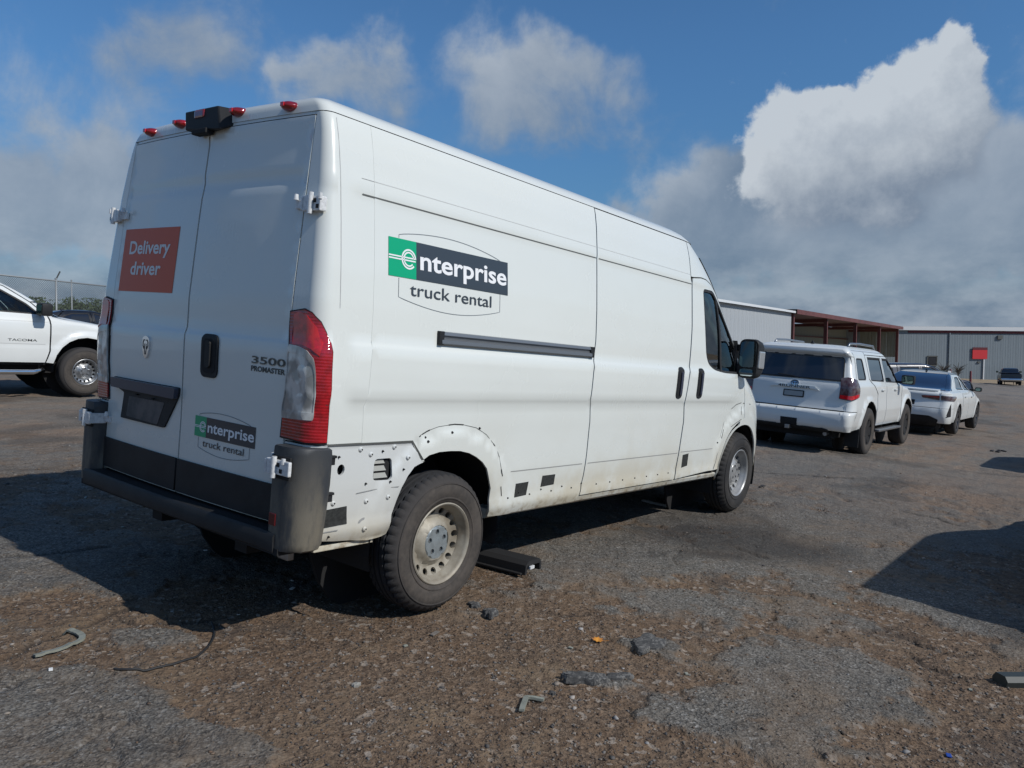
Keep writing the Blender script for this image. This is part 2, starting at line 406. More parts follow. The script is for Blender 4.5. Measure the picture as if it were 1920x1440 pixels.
def van_paint(name='van_paint', base=(.685, .71, .675), dirt=1.0, zlo=.5, zhi=.95):
    m = material(name, base, .32, coat=.6); N = NT(m.node_tree); b = N.n['Principled BSDF']
    tc = N.node('ShaderNodeTexCoord').outputs['Object']; x, y, z = N.node('ShaderNodeSeparateXYZ', {0: tc}).outputs
    n = N.noise(tc, 1.3, 5, .6); n2 = N.noise(tc, 14, 5, .65)
    st = N.noise(N.v('MULTIPLY', tc, (40, 40, 1.5)), 1.0, 3, .6)
    lo = N.mapr(z, zhi, zlo)
    d = N.m('MULTIPLY', N.m('POWER', lo, 1.6), N.mapr(N.m('ADD', N.m('MULTIPLY', n, .7), N.m('MULTIPLY', n2, .3)), .33, .62))
    film = N.m('MULTIPLY', N.mapr(n, .35, .7), .05)
    film = N.m('ADD', film, N.m('MULTIPLY', N.mapr(st, .5, .8), .012))
    d1 = N.m('MULTIPLY', N.m('ADD', d, N.m('MULTIPLY', N.mapr(z, zhi+.25, zlo+.1), N.mapr(n, .45, .62, 0, .28))), .62*dirt, clamp=True)
    col = N.mix(d1, base, (.47, .405, .275))
    col = N.mix(film, col, (.50, .49, .42))
    g = N.m('MULTIPLY', N.mapr(z, zlo+.10, zlo-.03), N.mapr(n2, .48, .70)); col = N.mix(N.m('MULTIPLY', g, .75*dirt), col, (.17, .115, .06))
    N.l.new(col, b.inputs['Base Color'])
    N.l.new(N.mapr(N.m('ADD', d, film), 0, .8, .26, .6, smooth=False), b.inputs['Roughness'])
    # very slight waviness of the sheet metal
    N.l.new(N.node('ShaderNodeBump', {'Height': N.noise(tc, 1.8, 2, .5), 'Strength': 1.0, 'Distance': .007}).outputs[0], b.inputs['Normal'])
    return m
PAINT = van_paint()
BARE = van_paint('primed_panel', (.61, .63, .62), 1.1, .46, .72)
DARK = material('cavity_black', (.012, .012, .013), .8)
PLASTIC = material('black_plastic', (.022, .023, .025), .55, spec=.3, var=.3, vscale=7, bump=.0006, bscale=220)
def bumper_mat():
    m = material('dusty_bumper_plastic', (.05, .054, .06), .55, bump=.0006, bscale=200); N = NT(m.node_tree); b = N.n['Principled BSDF']
    tc = N.node('ShaderNodeTexCoord').outputs['Object']; x, y, z = N.node('ShaderNodeSeparateXYZ', {0: tc}).outputs
    n = N.noise(N.v('MULTIPLY', tc, (9, 9, 2.5)), 1, 5, .65)
    d = N.m('MULTIPLY', N.mapr(z, 1.02, .5), N.mapr(n, .33, .62)); d = N.m('MULTIPLY', d, .8)
    N.l.new(N.mix(d, (.036, .040, .045), (.20, .175, .13)), b.inputs['Base Color']); return m
BUMPER = bumper_mat()
RUBBER = material('black_rubber', (.02, .02, .021), .65)
CHROME = material('chrome', (.75, .76, .78), .12, metal=1.0)
HINGE = material('hinge_paint', (.72, .73, .73), .3, coat=.4, var=.25, vscale=60)
STEEL = material('grey_steel', (.34, .35, .36), .38, metal=.85, var=.2, vscale=30)
ALU = material('track_aluminium', (.22, .235, .25), .42, metal=.6)
def tinted(name, col, rough=.02, dark=.5):
    m = bpy.data.materials.new(name); m.use_nodes = True; N = NT(m.node_tree); N.n.remove(N.n['Principled BSDF'])
    g = N.node('ShaderNodeBsdfGlossy', {'Color': (1, 1, 1), 'Roughness': rough}); t = N.node('ShaderNodeBsdfTransparent', {'Color': col})
    fr = N.node('ShaderNodeFresnel', {'IOR': 1.5}); mx = N.node('ShaderNodeMixShader', {0: N.m('MINIMUM', N.m('MULTIPLY', fr.outputs[0], 1.3), 1.0), 1: t.outputs[0], 2: g.outputs[0]})
    N.l.new(mx.outputs[0], N.n['Material Output'].inputs[0]); return m
GLASS = tinted('green_window_glass', (.66, .82, .78))
GLASS_DK = material('privacy_glass', (.012, .014, .02), .04, coat=1.0, spec=.8)
GLASS_CAR = tinted('car_window_glass', (.40, .52, .52))

# ------------------------------------------------------------------ layered body shells
def sstep(x, a, b):
    t = min(1, max(0, (x-a)/(b-a))); return t*t*(3-2*t)
def ip(z, tab): return float(np.interp(z, [t[0] for t in tab], [t[1] for t in tab]))
class Surf:
    def __init__(s, fn, sign): s.fn, s.sign = fn, sign
    def __call__(s, a, b): return s.fn(a, b)
class Shell:
    def __init__(s, W, XR, XF, Lr, Cr, pr, Lf, Cf, pf, br=0.0, bf=0.0):
        s.W, s.XR, s.XF, s.Lr, s.Cr, s.pr, s.Lf, s.Cf, s.pf, s.br, s.bf = W, XR, XF, Lr, Cr, pr, Lf, Cf, pf, br, bf
    def hw(s, x, z):
        w = s.W(z, x); xr = s.XR(z, 9)+s.br; xf = s.XF(z)-s.bf; lr, cr, lf, cf = s.Lr(z), s.Cr(z), s.Lf(z), s.Cf(z)
        if x < xr+lr: t = min(1, (xr+lr-x)/lr); w -= cr*(1-max(0, 1-t**s.pr)**(1/s.pr))
        if x > xf-lf: t = min(1, (x-xf+lf)/lf); w -= cf*(1-max(0, 1-t**s.pf)**(1/s.pf))
        return w
    def side(s, sg=-1): return Surf(lambda x, z: np.array([x, sg*s.hw(x, z), z]), -sg)
    def rear(s):
        def fn(y, z):
            w = s.W(z, s.XR(z, 9)+.5); yc = max(.05, w-s.Cr(z)); a = abs(y); x = s.XR(z, a)+s.br*min(1, a/yc)**2
            if a > yc: u = min(1, (a-yc)/s.Cr(z)); x += s.Lr(z)*(1-max(0, 1-u**s.pr)**(1/s.pr))
            return np.array([x, y, z])
        return Surf(fn, -1)
    def front(s):
        def fn(y, z):
            w = s.W(z, s.XF(z)-.5); yc = max(.05, w-s.Cf(z)); a = abs(y); x = s.XF(z)-s.bf*min(1, a/yc)**2
            if a > yc: u = min(1, (a-yc)/s.Cf(z)); x -= s.Lf(z)*(1-max(0, 1-u**s.pf)**(1/s.pf))
            return np.array([x, y, z])
        return Surf(fn, 1)
    def corner(s, sg=-1):
        def fn(q, z):
            w = s.W(z, s.XR(z, 9)+.5); c, l = s.Cr(z), s.Lr(z); yc = w-c; x0 = s.XR(z, 9)+s.br
            if q < 0: y = yc+c*q*math.pi/2; return np.array([s.XR(z, y)+s.br*min(1, max(0, y)/yc)**2, sg*y, z])
            if q > 1: x = x0+l+l*(q-1)*math.pi/2; return np.array([x, sg*s.hw(x, z), z])
            th = q*math.pi/2; return np.array([x0+l*(1-math.cos(th)**(2/s.pr)), sg*(yc+c*math.sin(th)**(2/s.pr)), z])
        return Surf(fn, -sg)
    def qx(s, x, z): return 1+(x-s.XR(z, 9)-s.br-s.Lr(z))/(s.Lr(z)*math.pi/2)
    def qy(s, y, z): w = s.W(z, .5); return (y-(w-s.Cr(z)))/(s.Cr(z)*math.pi/2)
    def ring(s, z, nr=8, nc=8, ns=24, nf=12, mr=8):
        """closed outline at height z, from the rear centre round the right side"""
        out = []; w = s.W(z, 2.0); yc = max(.0, w-s.Cr(z)); yf = max(0, w-s.Cf(z)); re, fr = s.rear(), s.front()
        for i in range(nr): out.append(re(-yc*i/nr, z))
        co = s.corner(-1)
        for i in range(nc): out.append(co(i/nc, z))
        x0 = s.XR(z, 9)+s.br+s.Lr(z); x1 = s.XF(z)-s.bf-s.Lf(z)
        for i in range(ns): x = x0+(x1-x0)*i/ns; out.append(np.array([x, -s.hw(x, z), z]))
        for i in range(nf):
            th = math.pi/2*i/nf; out.append(np.array([x1+s.Lf(z)*math.sin(th)**(2/s.pf), -(yf+s.Cf(z)*math.cos(th)**(2/s.pf)), z]))
        for i in range(mr+1): out.append(fr(-yf*(1-i/mr), z))
        r = out; l = [p*np.array([1, -1, 1]) for p in out[1:-1]][::-1]
        return r+l
    def skin(s, zs, **k):
        V, F = [], []; n = 0
        for z in zs:
            r = s.ring(z, **k); n = len(r); V += [tuple(p) for p in r]
        for j in range(len(zs)-1):
            for i in range(n): F.append((j*n+i, (j+1)*n+i, (j+1)*n+(i+1) % n, j*n+(i+1) % n))
        return V, F, n

# ------------------------------------------------------------------ ground height (world)
def soft(v, a, b):
    t = np.maximum(np.abs(v)-a, 0); return np.sign(v)*(np.minimum(np.abs(v), a)+b*(1-np.exp(-t/b)))
def ground_z(x, y):
    x, y = np.asarray(x, float), np.asarray(y, float)
    s = (x-TW[0])*M3[0, 0]+(y-TW[1])*M3[1, 0]; t = np.clip((s-8)/10, 0, 1)       # the lot dips a little further on
    return soft(SLA*x+SLB*y, 1.35, .75)-.09*t*t*(3-2*t)
def on_ground(px, py):
    """point of the lot plane seen at a pixel (world)"""
    d = CW@np.array([(px-960)/FPX, (720-py)/FPX, -1.0]); n = NRM
    t = -(n@CAM_W)/(n@d); return CAM_W+d*t
def at_dist(px, dist, zoff=0.0):
    x = (px-960)/FPX*dist; return Vector((x, dist, float(ground_z(x, dist))+zoff))

# ------------------------------------------------------------------ wheels
def steel_wheel(parent, loc, sg, R_=.372, wt=.225, rimr=.213, spokes=16, hole=(.166, .0190), tyre_mat=None, rim_mat=None, cap_mat=None, name='wheel', slot=False, steer=0.0, detail=True):
    e = bpy.data.objects.new(name, None); COL.objects.link(e); e.parent = parent; e.empty_display_size = .1
    e.matrix_local = Matrix.Translation(loc) @ Matrix.Rotation(steer, 4, 'Z') @ (Matrix.Rotation(math.pi, 4, 'Z') if sg > 0 else Matrix.Identity(4))
    # outer face at y = -wt/2
    h = wt/2; n = 144 if detail else 48
    prof = [(rimr-.004, -h+.020), (rimr+.004, -h+.010), (rimr+.018, -h+.003), (rimr+.026, -h-.001), (rimr+.028, -h-.004), (rimr+.034, -h-.004), (rimr+.036, -h-.001), (rimr+.050, -h-.005), (rimr+.075, -h-.007), (R_-.062, -h-.003), (R_-.054, -h+.000), (R_-.052, -h-.004), (R_-.047, -h-.003), (R_-.045, -h+.003), (R_-.036, -h+.007), (R_-.022, -h+.018), (R_-.010, -h+.032),
            (R_-.004, -h+.048), (R_-.002, -h+.052), (R_-.013, -h+.054), (R_-.013, -h+.064), (R_, -h+.066), (R_, -.026), (R_-.013, -.024), (R_-.013, -.013), (R_, -.011), (R_, .011), (R_-.013, .013), (R_-.013, .024), (R_, .026),
            (R_, h-.069), (R_-.010, h-.068), (R_-.010, h-.061), (R_-.002, h-.06), (R_-.010, h-.032), (R_-.04, h-.006), (R_-.10, h), (rimr, h-.02)]
    V, F = lathe(prof, n)
    if detail:
        k = len(prof)
        for i in range(n):
            if i % 3 == 0:
                for q in range(k):
                    x, t, z = V[i*k+q]; r = math.hypot(x, z)
                    if r < R_-.028 or abs(t) < .03: continue
                    s_ = (r-.009)/r; V[i*k+q] = (x*s_, t, z*s_)
        V = [(x, y, -R_*1.0-(z+R_)*(-.0) if False else z) for x, y, z in V]
        # the loaded tyre flattens a little on the ground and bulges
        V2 = []
        for x, y, z in V:
            if z < -R_+.012: z = -R_+.012-(.004 if False else 0)
            V2.append((x, y, z))
        V = V2
    t = mk('tyre', (V, F), tyre_mat, e, auto=38 if detail else 50); recalc(t)
    # rim barrel + flange
    rp = [(rimr+.003, -h+.012), (rimr+.006, -h+.004), (rimr+.001, -h+.001), (rimr-.008, -h+.006), (rimr-.014, -h+.018), (rimr-.017, -h+.035), (rimr-.030, -h+.050), (rimr-.032, -h+.075), (rimr-.034, h-.03), (rimr, h-.01)]
    rb = lathe(rp, 64 if detail else 32)
    # disc with holes, mapped by radius
    dd = [(0, .045), (.060, .045), (.098, .043), (.108, .050), (.122, .072), (.135, .080), (.160, .073), (.182, .062), (.3, .06)]
    sc = rimr/.213
    def disc(a, b):
        r = math.hypot(a, b)/sc; return (a, -h+float(np.interp(r, [q[0] for q in dd], [q[1] for q in dd])), b)
    ro = rimr-.029
    outer = ell(0, 0, ro, ro, 64)
    holes = []
    for i in range(spokes):
        a = 2*math.pi*i/spokes+.1; cx, cz = hole[0]*sc*math.cos(a), hole[0]*sc*math.sin(a)
        if slot: holes.append([(cx+(u*math.cos(a)-v*math.sin(a)), cz+(u*math.sin(a)+v*math.cos(a))) for u, v in ell(0, 0, hole[1]*1.35, hole[1]*.95, 10)])
        else: holes.append(ell(cx, cz, hole[1]*sc, hole[1]*sc, 10))
    lug = [ell(.056*sc*math.cos(2*math.pi*i/5+.35), .056*sc*math.sin(2*math.pi*i/5+.35), .0145*sc, .0145*sc, 10) for i in range(5)]
    def cut(outer_, hs, fn, dep, wd):
        vs, fs = tri2d(outer_, hs, .02 if detail else .035, bstep=.012 if detail else .02)
        out_ = [([fn(a, b) for a, b in vs], [tuple(int(i) for i in f) for f in fs])]
        for hl in hs:
            P = [fn(a, b) for a, b in hl]; m = len(P); out_.append((P+[(x, y+wd, z) for x, y, z in P], [(i, (i+1) % m, m+(i+1) % m, m+i) for i in range(m)]))
        return out_
    rim = mk('rim', join(rb, *cut(outer, holes+[ell(0, 0, .090*sc, .090*sc, 30)], disc, 0, .012)), rim_mat, e, auto=40)
    cv = [(0, .036), (.020, .036), (.024, .041), (.060, .042), (.086, .040), (.094, .046), (.097, .056)]
    capd = lambda a, b: (a, -h+float(np.interp(math.hypot(a, b)/sc, [q[0] for q in cv], [q[1] for q in cv])), b)
    hc_ = mk('hub_cap', join(*cut(ell(0, 0, .097*sc, .097*sc, 40), lug, capd, 0, .016)), cap_mat, e, auto=30)
    mk('cap_badge', mv(lathe([(.001, 0), (.012*sc, 0), (.014*sc, .004)], 16), 0, -h+.033, 0), CHROME, hc_) if False else None
    back = mk('brake_disc', join(lathe([(.001, -h+.105), (rimr-.04, -h+.105)], 32), *[lathe([(.001, -h+.075), (.012, -h+.075)], 6)]), MATS['brake_dark'], e)
    nuts = []
    for i in range(5):
        a = 2*math.pi*i/5+.35; nuts.append(mv(lathe([(.001, -h+.050), (.008*sc, -h+.050), (.0085*sc, -h+.066)], 6), .056*sc*math.cos(a), 0, .056*sc*math.sin(a)))
    o = mk('wheel_nut', nuts[0], MATS['grey_steel'], e)
    for q in nuts[1:]: mk('wheel_nut', q, MATS['grey_steel'], e)
    return e
material('brake_dark', (.03, .028, .026), .7, var=.4, vscale=30)
def tyre_mat():
    m = material('dusty_tyre', (.034, .031, .029), .85, bump=.0008, bscale=150, spec=.25); N = NT(m.node_tree); b = N.n['Principled BSDF']
    tc = N.node('ShaderNodeTexCoord').outputs['Object']; x, y, z = N.node('ShaderNodeSeparateXYZ', {0: tc}).outputs; r = N.v('LENGTH', N.xyz(x, z))
    n = N.noise(tc, 6, 5, .6); n2 = N.noise(tc, 40, 4, .6)
    side = N.mix(N.mapr(N.m('ADD', N.m('MULTIPLY', n, .6), N.m('MULTIPLY', n2, .4)), .35, .65), (.052, .047, .043), (.088, .076, .066))
    side = N.mix(N.mapr(r, .30, .345), side, (.048, .045, .044))
    N.l.new(N.mix(N.mapr(y, -.085, -.070), side, (.030, .031, .034)), b.inputs['Base Color']); return m
TYRE = tyre_mat()
TYRE2 = material('tyre_rubber', (.03, .03, .031), .8, col2=(.06, .056, .052), vscale=4, spec=.25)
RIM_BEIGE = material('dusty_steel_rim', (.34, .315, .26), .55, metal=.15, col2=(.22, .19, .145), vscale=8, bump=.0004, bscale=90)
RIM_SILVER = material('silver_steel_rim', (.38, .385, .385), .4, metal=.4, var=.25, vscale=9)
CAP_GREY = material('grey_hub_cap', (.30, .335, .345), .4, metal=.4, var=.2, vscale=30)

# ------------------------------------------------------------------ the van
BP = Matrix.Rotation(math.atan(.0235), 4, 'Y') @ Matrix.Translation((-.07, 0, 0)) @ Matrix.Diagonal((.992, 1, .976, 1))        # body sits nose-down on its springs
BODY = LOT @ BP; FB = Frame(BODY); FL = Frame(LOT)
TOP = [(1.62, 1.000), (1.80, .985), (2.0, .962), (2.2, .936), (2.35, .908), (2.44, .885), (2.49, .868), (2.515, .852), (2.54, .830), (2.56, .800), (2.575, .765), (2.588, .71), (2.600, .62), (2.609, .50), (2.616, .35), (2.620, .18), (2.622, .02)]
Wt = [(.30, .965), (.49, .972), (.535, .995), (.57, 1.000), (.60, .995), (.76, 1.006), (.985, 1.012), (1.06, 1.015), (1.158, 1.016), (1.197, 1.029), (1.30, 1.029), (1.428, 1.024), (1.458, 1.009)]+TOP[:3]+[(2.144, .9445), (2.150, .9455), (2.212, .935), (2.220, .933)]+TOP[4:]
Wbase = [(.30, .965), (.49, .972), (.535, .995), (.76, 1.006), (1.158, 1.018), (1.30, 1.020), (1.458, 1.010)]+TOP
def van_W(z, x):
    f = sstep(x, .23, .33)*(1-sstep(x, 4.6, 5.0)*(1 if z > 1.0 else 0))
    w = ip(z, Wbase)+(ip(z, Wt)-ip(z, Wbase))*f
    for cx, cz, r0, r1 in ((1.02, .40, .58, .63), (5.04, .47, .60, .66)):
        r = math.hypot(x-cx, z-cz); w += .013*(1-sstep(r, r0, r1))*sstep(r, .40, .50)*(1-sstep(z, 1.08, 1.15))
    if .16 < x < .80 and z < .97: w -= .006*sstep(.97-z, 0, .01)
    return w
def van_XR(z, y=9):
    x = ip(z, [(.3, .068), (1.0, .068), (1.40, .056), (1.455, .062), (1.61, .060), (2.0, .084), (2.476, .120), (2.50, .122), (2.54, .127), (2.565, .142), (2.585, .175), (2.60, .25), (2.61, .40), (2.616, .65), (2.622, 1.2)])
    if y < .81:
        e = 1-sstep(y, .792, .808)
        x += e*(.007*sstep(z, 1.41, 1.445)*(1-sstep(z, 2.42, 2.44)) + .006*sstep(z, 2.15, 2.165)*(1-sstep(z, 2.212, 2.225)))
    return x
def van_XF(z): return ip(z, [(.3, 5.93), (.5, 5.99), (.8, 5.97), (1.0, 5.93), (1.15, 5.86), (1.30, 5.68), (1.45, 5.42), (1.7, 5.15), (2.0, 4.80), (2.25, 4.50), (2.40, 4.30), (2.49, 4.16), (2.54, 4.02), (2.58, 3.82), (2.60, 3.6), (2.622, 3.0)])
def van_C(z): return ip(z, [(.3, .10), (1.3, .085), (2.0, .070), (2.44, .050), (2.56, .06), (2.6, .08), (2.622, .018)])
VAN = Shell(van_W, van_XR, van_XF, van_C, van_C, 2.0, lambda z: ip(z, [(.3, .95), (1.3, 1.0), (2.45, .5), (2.56, .3), (2.6, .2), (2.622, .1)]), lambda z: ip(z, [(.3, .42), (1.3, .40), (1.9, .30), (2.5, .16), (2.6, .1), (2.622, .018)]), 2.6, br=.030, bf=.06)
LV = [1.06, 1.158, 1.178, 1.197, 1.428, 1.443, 1.458, 2.144, 2.150, 2.212, 2.220, .535, .57, .60, .97]

van = empty('cargo_van', 'white high roof delivery van with green and black rental logos, nearest vehicle in the lot', 'van', LOT.copy())
def vp(name, *a, **k): k.setdefault('parent', van); o = mk(name, *a, local=BP, **k); return o
def vside(px, g=None, sg=-1): return FB.solve(VAN.side(sg), px, g or (2.0, 1.2))
def sline(pts, g=(2.0, 1.3)):
    out = []
    for p in pts: g = vside(p, g); out.append(g)
    return out
def vrear(px): return FB.solve(VAN.rear(), px, (0, 1.3))

slR = sline([(1086, 928), (1094, 890), (1100, 850), (1106, 790), (1107, 757), (1107, 750), (1113, 700), (1117, 640), (1119, 487), (1119, 450), (1115, 393)], (2.4, .5))
slR[-1] = (slR[-1][0], 2.488); slR[0] = (slR[0][0], .537)
slF = sline([(1264, 897), (1281, 791), (1285, 748), (1292, 687), (1297, 618), (1297, 532)], (3.8, .5)); slF[0] = (slF[0][0], .537)
slFt = [(slF[-1][0]-.012, 2.17), (slF[-1][0]-.012, 2.488)]
slF[-1] = (slF[-1][0], 2.15)
seam2 = [(.385, .975), (.375, 1.15), (.385, 1.21), (.40, 1.55), (.405, 2.2), (.412, 2.49)]
arch = [(x, z) for x, z in sline([(790, 864), (805, 854), (824, 848), (845, 846), (863, 846), (880, 850), (893, 857), (905, 867), (913, 879), (919.7, 915.6), (917, 949)], (1.0, .9))]+[(1.412, .50)]
archR = sline([(724, 1002), (735, 965), (745, 937), (754, 915), (765.6, 893), (778, 876)], (.7, .6))
farch = spline([(4.60, .46), (4.62, .62), (4.69, .78), (4.82, .90), (4.99, .955), (5.17, .95), (5.33, .88), (5.46, .75), (5.53, .60), (5.56, .42)], 3)
SIDES = (-1, 1)
for sg in SIDES:
    S = VAN.side(sg); Cn = VAN.corner(sg)
    P = dict(parent=van, local=BP, levels=LV)
    # rear quarter panel with the wheel arch cut into it
    poly = seam2[::1][0:1]+[(.60, .975), (.722, .975), (.806, .866)]+arch[0:]+[(1.42, .495), (slR[0][0]-.02, .495), (slR[0][0]-.004, .537)]+[(x-.004, z) for x, z in slR[1:]]+[(slR[-1][0]-.004, 2.49)]+seam2[::-1][:-1]
    panel('quarter_panel', S, poly, PAINT, step=.045, gap=.0014, **P)
    # recessed lower quarter where the trim is missing
    poly = [(.10, .535), (.30, .505), (.50, .485), (.60, .487)]+archR+[(.806, .860), (.722, .967), (.45, .969), (.10, .972)]
    hs = [rrect(.486, .600, .785, .892, .02), ell(.284, .853, .022, .026, 16)] if sg < 0 else []
    panel('lower_quarter_panel', S, poly, BARE, holes=hs, step=.04, off=-.003, gap=.001, **P)
    # corner pillar, wrapping from the rear door to the side
    zz = [.978, 1.15, 1.4, 1.6, 1.8, 2.0, 2.2, 2.35, 2.44, 2.476, 2.49]
    dq = lambda z: VAN.qy(ip(z, [(.6, .826), (1.0, .824), (1.6, .824), (2.05, .819), (2.476, .807), (2.5, .803)]), z)
    poly = [(dq(z), z) for z in zz]+[(VAN.qx(ip(z, [(b, a) for a, b in seam2])+.006, z), z) for z in zz[::-1]]
    panel('corner_pillar', Cn, poly, PAINT, step=.05, off=-.0012, **P)
    panel('corner_pillar', Cn, [(dq(z), z) for z in (.56, .8, .97)]+[(VAN.qx(.12, z), z) for z in (.97, .8, .56)], BARE, step=.08, off=-.006, **P)
    # sliding door (right) / fixed panel (left)
    poly = [(x+.003, z) for x, z in slR]+slFt[::-1]+slF[::-1]
    sld = panel('sliding_door' if sg < 0 else 'side_panel', S, poly, PAINT, step=.045, gap=.0025, **P)
    # front door with its window
    dtop = [(slF[-1][0]+.030, 2.196), (4.02, 2.214), (4.13, 2.212), (4.264, 2.186), (4.391, 2.127), (4.62, 1.94), (4.80, 1.77), (4.93, 1.65)]
    fr = [(4.965, 1.56), (5.00, 1.40), (5.03, 1.20), (5.03, 1.03)]+spline([(4.93, .995), (4.78, .93), (4.66, .82), (4.59, .68), (4.56, .57)], 2)
    re_ = [(x+.012, z) for x, z in slF]
    win = rounded([(4.050, 2.13), (4.30, 2.135), (4.42, 2.06), (4.905, 1.632), (4.885, 1.432), (4.50, 1.434), (4.30, 1.452), (4.165, 1.50), (4.11, 1.58), (4.08, 1.80)], .05, 4)
    fd = panel('front_door', S, re_[:1]+fr[::-1]+dtop[::-1]+re_[::-1][:-1], PAINT, holes=[win], step=.045, gap=.0025, **P)
    fd_in = panel('window_seal', S, win, RUBBER, parent=fd, holes=[inset(win, .022)], step=.05, off=-.004, thick=.02)
    panel('window_pane', S, inset(win, .015), GLASS, parent=fd, step=.08, off=-.014, thick=.003)
    panel('window_divider', S, [(4.418, 1.44), (4.452, 1.44), (4.400, 2.07), (4.366, 2.09)], RUBBER, parent=fd, step=.1, off=-.004, thick=.02)
    # cab side above the door, A pillar, fender
    tb = [(van_XF(z)-.26, z) for z in (2.488, 2.40, 2.25, 2.1, 1.95, 1.8, 1.66)]
    panel('cab_pillar', S, [(slFt[1][0]+.006, 2.488)]+tb+[(x+.004, z+.006) for x, z in dtop[::-1]]+[(slFt[0][0]+.006, 2.203)], PAINT, step=.05, gap=.002, **P)
    nose = [(van_XF(z)-.30, z) for z in (1.66, 1.50, 1.35, 1.2, 1.0, .85, .75)]
    panel('front_fender', S, [(x+.004, z) for x, z in fr[:5]]+[(4.94, .985)]+[(x, z) for x, z in spline([(4.93, .96), (4.80, .91), (4.68, .80), (4.61, .64), (4.59, .50)], 2)]+farch+[(5.58, .42), (5.60, .62), (5.62, .75)]+nose[::-1][1:]+[(4.97, 1.62)], PAINT, step=.045, gap=.002, **P)
    # sill
    sec = [(.972, .535), (.985, .528), (.972, .498), (.94, .478), (.86, .476), (.86, .54)]
    xs = [1.43, 1.8, 2.3, 3.0, 3.8, 4.3, 4.59]
    V = [(x, sg*y, z) for x in xs for y, z in sec]; F = [(i*6+k, i*6+(k+1) % 6, (i+1)*6+(k+1) % 6, (i+1)*6+k) for i in range(len(xs)-1) for k in range(6)]+[tuple(range(6)), tuple(36+k for k in range(6))]
    recalc(vp('side_sill', (V, F), PAINT))
    vp('sill_flange', box(.20, .56, min(sg*.955, sg*.90), max(sg*.955, sg*.90), .462, .488, .004), PAINT)
    # wheel wells
    for cx, cz, r0 in ((1.03, .42, .50), (5.06, .45, .52)):
        L = lathe([(r0, -.5), (r0, 0), (r0, 0)], 24, a0=R(-12), a1=R(192)); V = [(x+cx, (sg*(.965+t) if t > -.4 else sg*.55), z+cz) for x, t, z in L[0]]
        vp('wheel_well', (V, L[1]), DARK)
        vp('wheel_well', prism(ell(cx, cz, r0+.02, r0+.02, 24), sg*.55, sg*.53), DARK)
# dark inner lining so that gaps read as gaps
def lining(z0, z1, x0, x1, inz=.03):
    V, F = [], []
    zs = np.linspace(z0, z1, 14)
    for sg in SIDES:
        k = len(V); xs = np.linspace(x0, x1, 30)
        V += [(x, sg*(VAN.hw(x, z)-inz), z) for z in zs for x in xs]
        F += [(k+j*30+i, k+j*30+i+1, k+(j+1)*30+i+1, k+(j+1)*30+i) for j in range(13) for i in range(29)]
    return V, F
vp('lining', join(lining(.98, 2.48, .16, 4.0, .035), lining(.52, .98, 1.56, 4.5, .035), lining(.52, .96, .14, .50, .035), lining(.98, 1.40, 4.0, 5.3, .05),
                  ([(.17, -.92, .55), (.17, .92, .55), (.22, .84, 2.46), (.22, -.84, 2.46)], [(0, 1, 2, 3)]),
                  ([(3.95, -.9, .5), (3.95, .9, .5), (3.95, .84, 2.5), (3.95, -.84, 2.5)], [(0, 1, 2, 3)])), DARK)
vp('underbody', join(box(.12, 5.75, -.80, .80, .46, .52), box(.2, 5.2, -.45, -.35, .34, .46), box(.2, 5.2, .35, .45, .34, .46), box(.02, .30, -.93, .93, .47, .50)), DARK)
# axles, spare wheel, exhaust
vp('rear_axle', join(tube([(1.03, -.8, .40), (1.03, .8, .40)], .045, 10), box(.5, 1.6, -.62, -.56, .42, .45), box(.5, 1.6, .56, .62, .42, .45)), MATS['brake_dark'])
# roof
zr = [2.494, 2.505, 2.52, 2.54, 2.56, 2.575, 2.588, 2.60, 2.609, 2.616, 2.620, 2.622]
V, F, n = VAN.skin(zr, ns=40); F.append(tuple((len(zr)-1)*n+i for i in range(n)))
roof = vp('roof', (V, F), PAINT, smooth=True); recalc(roof)
# roof edge strip (gutter) in the seam, side
# ---- rear doors
RS = VAN.rear()
dk = dict(local=BP, levels=[1.41, 1.425, 1.445, 2.15, 2.165, 2.212, 2.225, 2.42, 2.44])
ey = [(.582, .822), (1.0, .820), (1.6, .820), (2.05, .815), (2.476, .803)]
rdoors = {}
for sg in (-1, 1):
    edge = [(sg*y, z) for z, y in ey]; mid = [(sg*.004, 2.476), (sg*.004, .582)]
    rdoors[sg] = panel('rear_door', RS, edge+mid, PAINT, van, step=.05, gap=.0025, bstep=.04, **dk)
    rdoors[sg]['label'] = 'right rear door with handle and small rental logo' if sg < 0 else 'left rear door with plate recess and orange notice'
    panel('door_cladding', RS, [(sg*.817, .592), (sg*.817, .762), (sg*.008, .762), (sg*.008, .592)], PLASTIC, rdoors[sg], step=.15, off=.010, thick=.012)
vp('header', join(*[([tuple(RS(y, z)+np.array([.004, 0, 0])) for z in (2.479, 2.487, 2.495) for y in np.linspace(-.84, .84, 30)], [(j*30+i, j*30+i+1, (j+1)*30+i+1, (j+1)*30+i) for j in range(2) for i in range(29)])]), PAINT, smooth=True)

